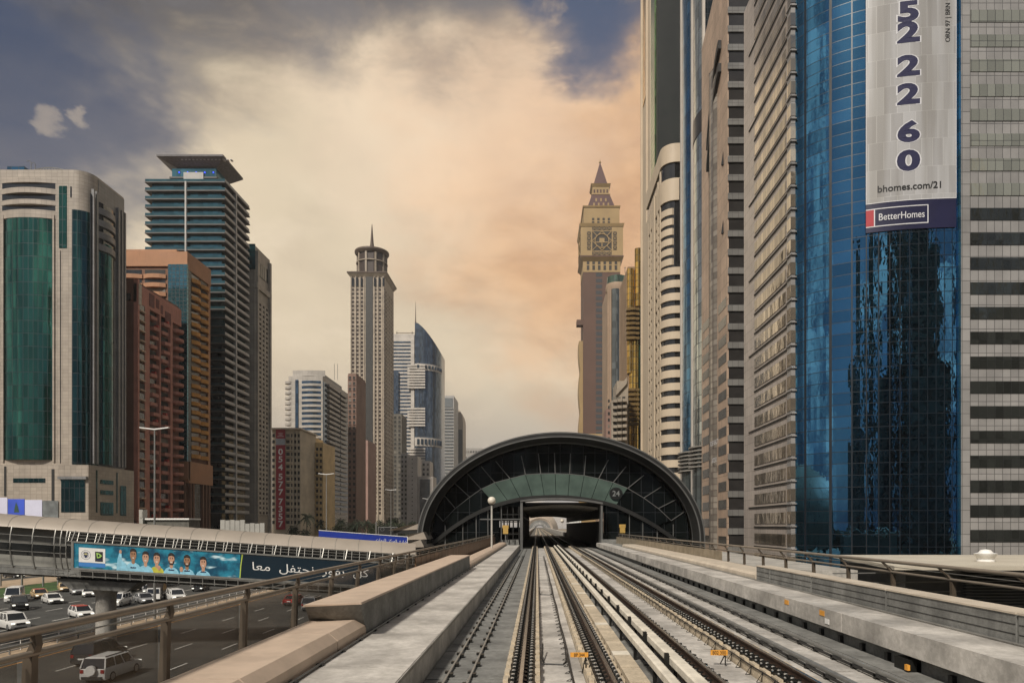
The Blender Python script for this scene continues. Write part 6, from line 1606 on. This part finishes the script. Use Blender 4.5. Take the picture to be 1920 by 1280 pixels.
wht = paint('white',(.66,.65,.62)); slv = paint('silver',(.42,.42,.42),.4); gphi = paint('graphite',(.045,.048,.05),.3); blk = paint('black',(.012,.012,.013)); gold_ = paint('beige',(.48,.34,.18)); redp = paint('red',(.30,.025,.02)); tr = paint('taxi_red',(.38,.05,.03)); crm = paint('cream',(.58,.53,.44))
CARS = [
 ('van','white minibus at the far left, half hidden by a dark off-roader',22,1128,-60,wht,'minibus',None),
 ('suv','black off-roader with round lights in front of the minibus',30,1143,-50,blk,'suv',None),
 ('sedan','beige taxi with an orange red roof beside the grass',69,1121,-45,gold_,'taxi',tr),
 ('sedan','white sedan in the next lane to the beige taxi',93,1131,-42,wht,'car',None),
 ('sedan','beige car with lit lights farthest back near the grass tip',117,1108,-50,gold_,'car',None),
 ('hatch','silver car between the beige car and the white car with bright lights',140,1114,-50,slv,'car',None),
 ('hatch','white car with bright lights nearest the footbridge pier',163,1118,-60,wht,'car',None),
 ('suv','white off-roader cut by the left edge of the picture, above the railing',16,1180,-35,wht,'suv',None),
 ('hatch','white hatchback with a red roof mostly hidden by the railing',146,1158,-40,wht,'car',tr),
 ('sedan','silver sedan behind the pier, ahead of the white van',224,1112,-75,slv,'car',None),
 ('van','large dirty white van right of the footbridge pier',243,1107,-55,crm,'van',None),
 ('sedan','silver car peeping out behind the white off-roader',223,1127,-75,slv,'car',None),
 ('suv','small white off-roader next to the pier',218,1136,-80,wht,'suv',None),
 ('sedan','silver white sedan above the railing, middle of the road',266,1130,-45,slv,'car',None),
 ('sedan','cream sedan behind the billboard truck, under the bridge',270,1102,-60,crm,'car',None),
 ('sedan','grey sedan just left of the billboard truck',275,1112,-60,slv,'car',None),
 ('sedan','pale grey car right of the billboard truck, far lane',311,1098,-60,slv,'car',None),
 ('suv','white off-roader partly hidden by the railing under the footballers',326,1127,-50,wht,'suv',None),
 ('sedan','low black car far right under the billboard',374,1107,-80,blk,'car',None),
 ('sedan','dark car on the far road behind the lawn',22,1083,-20,blk,'car',None),
]
for (k_,lb,px,py,a_,m_,cat_,rf) in CARS:
    x, y = at(px, py); vehicle(k_, lb, x, y+.6, R(a_), m_, cat_, rf)
for (k_,lb,px,py,m_,cat_) in (('suv','dark grey off-roader driving away in the near carriageway',152,1251,gphi,'suv'),('suv','white off-roader with a spare wheel driving away at the bottom left',172,1282,wht,'suv'),
        ('sedan','red car driving away, seen between the railing posts',541,1136,redp,'car'),('suv','grey off-roader beside the red car between the railing posts',577,1146,slv,'suv')):
    x, y = at(px, py); v = vehicle(k_, lb, x, y+2.4, R(90), m_, cat_)
    if 'spare' in lb:
        q = MB(); q.loft([[(-2.42-dx_, .36*math.cos(2*math.pi*i/18), 1.0+.36*math.sin(2*math.pi*i/18)) for i in range(18)] for dx_ in (0,.2)]); q.build('spare_wheel', wht, v, True, local=True)
# billboard truck
x, y = at(293,1124); t = top('billboard_truck', 'small truck carrying a dark framed poster box with a yellow car picture', 'truck', (x,y,GZ+.012), R(-70), 'vehicles on the highway')
b = MB(); b.hexa([(1.4,-.95,.4),(2.9,-.95,.4),(2.9,.95,.4),(1.4,.95,.4),(1.4,-.9,2.0),(2.4,-.85,2.0),(2.4,.85,2.0),(1.4,.9,2.0)]); b.build('cab', wht, t, local=True)
b = MB(); b.hexa([(2.45,-.8,1.25),(2.72,-.8,1.25),(2.72,.8,1.25),(2.45,.8,1.25),(2.3,-.75,1.9),(2.47,-.75,1.9),(2.47,.75,1.9),(2.3,.75,1.9)]); b.build('windscreen', vgl, t, local=True)
b = MB(); b.box(-2.9,1.3,-1.05,1.05,.9,3.9); pb_ = b.build('poster_box', mat('box_dark',(.035,.03,.028),.4), t, local=True)
b = MB(); 
for z0,z1 in ((1.0,1.06),(3.74,3.8)): b.box(-2.8,1.2,-1.08,-1.052,z0,z1); b.box(-2.8,1.2,1.052,1.08,z0,z1)
b.build('frame', white_p, pb_, local=True)
for s_ in (-1,1):
    b = MB(); pts = [(-2.3,1.5),(-2.2,2.0),(-1.6,2.15),(-1.1,2.55),(.1,2.6),(.6,2.1),(.9,1.95),(.9,1.45)]; b.loft([[(a,s_*1.06,z) for a,z in pts],[(a,s_*1.07,z) for a,z in pts]]); b.build('poster', mat('poster_amber',(.35,.20,.03),.4,0,.4,1.5), pb_, local=True)
b = MB(); pts = [(-.7,1.5),(-.65,2.0),(-.35,2.6),(.35,2.6),(.65,2.0),(.7,1.5)]; b.loft([[(-2.92,a,z) for a,z in pts],[(-2.91,a,z) for a,z in pts]]); b.build('poster', MATS['poster_amber'], pb_, local=True)
b = MB(); b.box(-2.8,1.4,-.8,.8,.55,.88); b.build('chassis', trimb, t, local=True)
for ax_ in (-1.9,2.1):
    for s_ in (-1,1):
        b = MB(); b.loft([[(ax_+.36*math.cos(2*math.pi*i/14), s_*.85+d_, .36+.36*math.sin(2*math.pi*i/14)) for i in range(14)] for d_ in (-.12,.12)]); b.build('wheel', tyre, t, True, local=True)

# ================================================================== street lamps on the median
def lamp(px, zt_, label):
    X9_ = -46.4; D_ = DX(px, X9_); t = top('street_lamp', label, 'street lamp', (X9_,D_,GZ), 0, 'double arm street lamps on the median')
    b = MB(); b.tube([(X9_,D_,GZ+.16),(X9_,D_,zt_)], .16, 10, .08); b.build('pole', galv, t, True)
    for s_ in (-1,1):
        b = MB(); b.hexa([(X9_,D_-.12,zt_-.1),(X9_+s_*1.75,D_-.2,zt_+.12),(X9_+s_*1.75,D_+.2,zt_+.12),(X9_,D_+.12,zt_-.1),(X9_,D_-.12,zt_+.05),(X9_+s_*1.75,D_-.2,zt_+.24),(X9_+s_*1.75,D_+.2,zt_+.24),(X9_,D_+.12,zt_+.05)]); b.build('lamp_arm', white_p, t)
for px, lb in ((290,'nearest and tallest double arm street lamp, in front of the pink tower'),(612,'double arm street lamp before the rounded white tower'),(733,'double arm street lamp below the spire tower'),(800,'farthest double arm street lamp, next to the station arch')):
    lamp(px, 11.7 if px < 400 else 11.3, lb)
# display sign on posts
D_ = 230; t = top('road_sign', 'dark rectangular gantry sign with round symbols, left of the station arch', 'sign', (PX(726,D_),D_,GZ))
q = MB(); q.box(PX(709,D_),PX(745,D_),D_,D_+.4,PZ(1004,D_),PZ(987,D_)); pn = q.build('panel', mat('sign_night',(.014,.014,.014),.4), t)
q = MB()
for a in ((709,745,987,988),(709,745,1003,1004),(709,709.8,988,1003),(744.2,745,988,1003)): q.box(PX(a[0],D_),PX(a[1],D_),D_-.05,D_-.01,PZ(a[3],D_),PZ(a[2],D_))
q.build('frame', galv, pn)
q = MB(); n_=14
for cpx in (717,737):
    for i in range(n_): q.bar((PX(cpx,D_)+.6*math.cos(2*math.pi*i/n_),D_-.04,PZ(991.5,D_)+.6*math.sin(2*math.pi*i/n_)),(PX(cpx,D_)+.6*math.cos(2*math.pi*(i+1)/n_),D_-.04,PZ(991.5,D_)+.6*math.sin(2*math.pi*(i+1)/n_)),.09)
q.build('symbols', galv, pn)
q = MB(); q.tube([(PX(705.5,D_),D_,GZ),(PX(705.5,D_),D_,PZ(978,D_))],.28,8); q.build('post', galv, t, True); q = MB(); q.tube([(PX(733,D_),D_+.6,GZ),(PX(733,D_),D_+.6,PZ(1004,D_))],.15,8); q.build('post', galv, t, True)

# hoarding with purple and blue posters, far left
D_ = 128; t = top('hoarding', 'row of pale and blue poster panels standing in front of the green glass tower', 'billboard', (PX(50,D_),D_,GZ))
pv = mat('poster_lilac',(.62,.62,.76),.4,0,.06,.3); pbu = mat('poster_blue',(.05,.10,.55),.4,0,.15,.3); pgy = mat('poster_grey',(.16,.17,.17),.4,0,.35,.6); psil = mat('poster_tree',(.03,.07,.05),.5,0,.3,2)
for k,(a,c_,mm) in enumerate(((-60,15,pv),(15,47,pbu),(47,80,pv),(80,110,pgy))):
    y0_ = 933+ (a+c_)/2*.05; q = MB(); q.box(PX(a,D_)+.05,PX(c_,D_)-.05,D_-.1,D_,PZ(y0_+34,D_),PZ(y0_+.5,D_)); q.build('poster_panel', mm, t)
q = MB(); q.add([(PX(27,D_),D_-.12,PZ(960,D_)),(PX(37,D_),D_-.12,PZ(960,D_)),(PX(34.5,D_),D_-.12,PZ(949,D_)),(PX(31,D_),D_-.12,PZ(941,D_)),(PX(28.5,D_),D_-.12,PZ(950,D_))],[(0,1,2,3,4)]); q.build('poster_picture', psil, t, recalc=False)
q = MB()
for px in (-40,0,40,80,108): q.box(PX(px,D_)-.1,PX(px,D_)+.1,D_,D_+.3,GZ,PZ(940,D_))
q.build('supports', galv, t)
# pale service huts and screens along the street
D_ = 170; t = top('service_screen', 'row of pale grey panels with spotlights in front of the flying roof tower', 'screen', (PX(450,D_),D_,GZ)); ps=[]
for k in range(9):
    a = 413+k*9.3; q = MB(); q.box(PX(a,D_),PX(a+8.4,D_),D_,D_+.5,GZ,PZ((974 if k<5 else 980)+(k%2),D_)); ps.append(q)
emit(t,'panel',ps,mat('screen_pale',(.34,.33,.30),.7,0,.1,.4))
q = MB(); q.box(PX(272,D_),PX(354,D_),D_,D_+5,GZ,PZ(974,D_)); q.cur=1; q.box(PX(270,D_),PX(356,D_),D_-.5,D_+5.5,PZ(974,D_),PZ(971,D_)); tag(q.build('kiosk', [gdark if False else conc_dark, white_p]), 'low hut with a thin white roof at the foot of the pink tower', 'hut')
q = MB(); q.box(PX(265,D_),PX(272,D_),D_-1,D_+1,GZ,PZ(955,D_)); q.box(PX(266,D_),PX(271,D_),D_-1.1,D_-1,PZ(970,D_),PZ(958,D_)); tag(q.build('sign_pylon', mat('screen_pale',(.3,.3,.3))), 'narrow pale pylon next to the low hut', 'sign')

# ================================================================== trees
leaf = mat('leaf_dusty', (.050,.062,.030), .8, 0, .45, 1.2); leafd = mat('leaf_dark', (.030,.042,.022), .8, 0, .45, 1.2); bark = mat('bark', (.10,.07,.045), .9, 0, .3, 2)
def palm(x, y, h_, r_, label, seed):
    rnd = random.Random(seed); t = top('palm_tree', label, 'palm', (x,y,GZ), 0, 'palms along the service road')
    b = MB(); b.tube([(x,y,GZ),(x+.1,y,GZ+h_*.5),(x,y,GZ+h_)], .34, 9, .22); b.build('trunk', bark, t, True)
    b = MB()
    for k in range(34):
        a_ = 2*math.pi*k/34+rnd.uniform(-.1,.1); el = rnd.uniform(-.5,1.2); L = r_*rnd.uniform(.85,1.1); pts=[]
        for i in range(7):
            u = i/6; rr2 = L*u*math.cos(el)*(1-.1*u); zz = L*u*math.sin(el)-L*.55*u*u
            pts.append(Vector((x+rr2*math.cos(a_), y+rr2*math.sin(a_), GZ+h_+zz)))
        sd_ = Vector((-math.sin(a_), math.cos(a_), 0))
        for i in range(6):
            for s_ in (-1,1):
                w_ = .16*L*(1-.55*i/6); m0 = pts[i].lerp(pts[i+1],.2); m1 = pts[i].lerp(pts[i+1],.75)
                tip = pts[i+1]+sd_*s_*w_+Vector((0,0,-.10*L-.1)); b.add([tuple(m0),tuple(m1),tuple(tip)],[(0,1,2)])
                m0 = pts[i].lerp(pts[i+1],.7); m1 = pts[i+1]; tip = pts[i+1]+(pts[i+1]-pts[i])*.6+sd_*s_*w_*.9+Vector((0,0,-.08*L)); b.add([tuple(m0),tuple(m1),tuple(tip)],[(0,1,2)])
    b.build('crown', leafd, t, recalc=False)
def tree(x, y, h_, r_, label, seed, m_=leaf):
    rnd = random.Random(seed); t = top('tree', label, 'tree', (x,y,GZ), 0, 'trees along the service road')
    b = MB(); b.tube([(x,y,GZ),(x+.1,y,GZ+h_*.45)], .25, 7, .14)
    for k in range(6):
        a_ = k*1.05+rnd.random(); b.tube([(x+.1,y,GZ+h_*.4),(x+r_*.5*math.cos(a_),y+r_*.5*math.sin(a_),GZ+h_*.75)], .10, 5, .03)
    b.build('trunk', bark, t, True)
    b = MB(); lobes = [(rnd.uniform(-.6,.6)*r_, rnd.uniform(-.6,.6)*r_, h_*rnd.uniform(.5,.88), r_*rnd.uniform(.35,.6)) for k in range(10)]
    for (lx,ly,lz,lr) in lobes:
        for k in range(170):
            d_ = Vector((rnd.gauss(0,1),rnd.gauss(0,1),rnd.gauss(0,1))).normalized()*lr*(rnd.random()**.45)
            c_ = Vector((x+lx,y+ly,GZ+lz))+d_; a1 = Vector((rnd.uniform(-1,1),rnd.uniform(-1,1),rnd.uniform(-1,1))).normalized()*.30; a2 = a1.cross(Vector((rnd.random(),rnd.random(),rnd.random()))).normalized()*.22
            b.add([tuple(c_-a1),tuple(c_+a2),tuple(c_+a1),tuple(c_-a2)],[(0,1,2,3)])
    b.build('crown', m_, t, recalc=False)
palm(PX(575,252), 252, 14.6, 3.8, 'tall palm in front of the yellow block, clearest of the palms', 3)
palm(PX(602,262), 262, 12.4, 3.0, 'shorter palm just right of the tall palm', 5)
palm(PX(640,270), 270, 13.2, 3.4, 'palm in front of the rounded white tower', 8)
palm(PX(672,276), 276, 12.8, 3.6, 'palm left of the dark gantry sign', 9)
palm(PX(688,286), 286, 13.0, 3.2, 'palm right next to the dark gantry sign', 10)
for i,(px,D_,h_,r_,lb) in enumerate(((560,250,8.6,3.6,'round dusty tree left of the tall palm'),(622,265,9.0,3.6,'dusty tree between the two palms and the rounded tower'),(655,290,9.6,4.0,'bushy tree below the rose coloured tower'),(700,300,9.4,4.0,'bushy tree behind the dark gantry sign'),
        (722,310,11.6,4.2,'taller bushy tree above the dark gantry sign'),(746,320,11.0,4.6,'wide bushy tree right of the dark gantry sign'),(768,330,9.8,4.4,'bushy tree beside the station canopies'),(735,360,12.4,4.8,'farthest bushy tree below the spire tower'))):
    tree(PX(px,D_), D_, h_+3.6, r_+.8, lb, 20+i, leaf if i%2 else leafd)

# ================================================================== low service building right of the viaduct
t = top('service_building', 'low service building with a thin cream roof and grey louvred walls, beyond the right railing', 'building', (22,34,GZ))
cr_r = mat('roof_cream2',(.52,.47,.38),.6,0,.1,.5); lv = mat('louvre_grey',(.26,.26,.25),.5,.3,.1,1)
q = MB(); q.hexa([(14.4,27.5,-1.78),(60,24.5,-1.78),(60,38,-1.78),(16.5,38,-1.78),(14.4,27.5,-1.62),(60,24.5,-1.62),(60,38,-1.62),(16.5,38,-1.62)]); q.build('roof', cr_r, t)
q = MB(); q.box(17,60,31.5,37.5,GZ,-1.79); q.build('wall', mat('service_dark',(.16,.16,.155),.5,0,.2,.6), t)
ps=[]
for k in range(26): q = MB(); z = -1.95-k*.14; q.box(19.6,60,31.2,31.45,z-.05,z); ps.append(q)
emit(t,'louvre',ps,lv)
q = MB()
for k in range(5): z = -2.1-k*.45; q.bar((13.0,30,z),(19.4,31.3,z),.05)
q.build('railing_bars', galv, t)
q = MB(); q.box(11.5,15.5,33,60,GZ,-2.15); q.build('side_wall', conc, t)
x = PX(1848,31); q = MB(); q.lathe((x,31,-1.62),[(.36,0),(.36,.06),(.30,.10),(.34,.12),(.48,.36),(.30,.40),(.20,.52),(.001,.56)],14)
tag(q.build('roof_light', white_p, None, True), 'small white bowl shaped light standing on the cream service roof', 'light')

# ================================================================== air
hz = MB(); hz.box(-480, 480, -420, 1420, GZ-1.0-2, 380); ho = hz.build('haze', mat('haze_tmp',(.5,.5,.5)), None)
hm = bpy.data.materials.new('haze_air'); hm.use_nodes = True; gg = G(hm.node_tree); gg.n.clear()
pv_ = gg.new('ShaderNodeVolumePrincipled'); pv_.inputs['Color'].default_value = (.86,.84,.82,1); pv_.inputs['Density'].default_value = .00013; pv_.inputs['Anisotropy'].default_value = .2
oo = gg.new('ShaderNodeOutputMaterial'); gg.l.new(pv_.outputs[0], oo.inputs['Volume'])
ho.data.materials.clear(); ho.data.materials.append(hm); ho['kind'] = 'stuff'
bpy.context.view_layer.update()
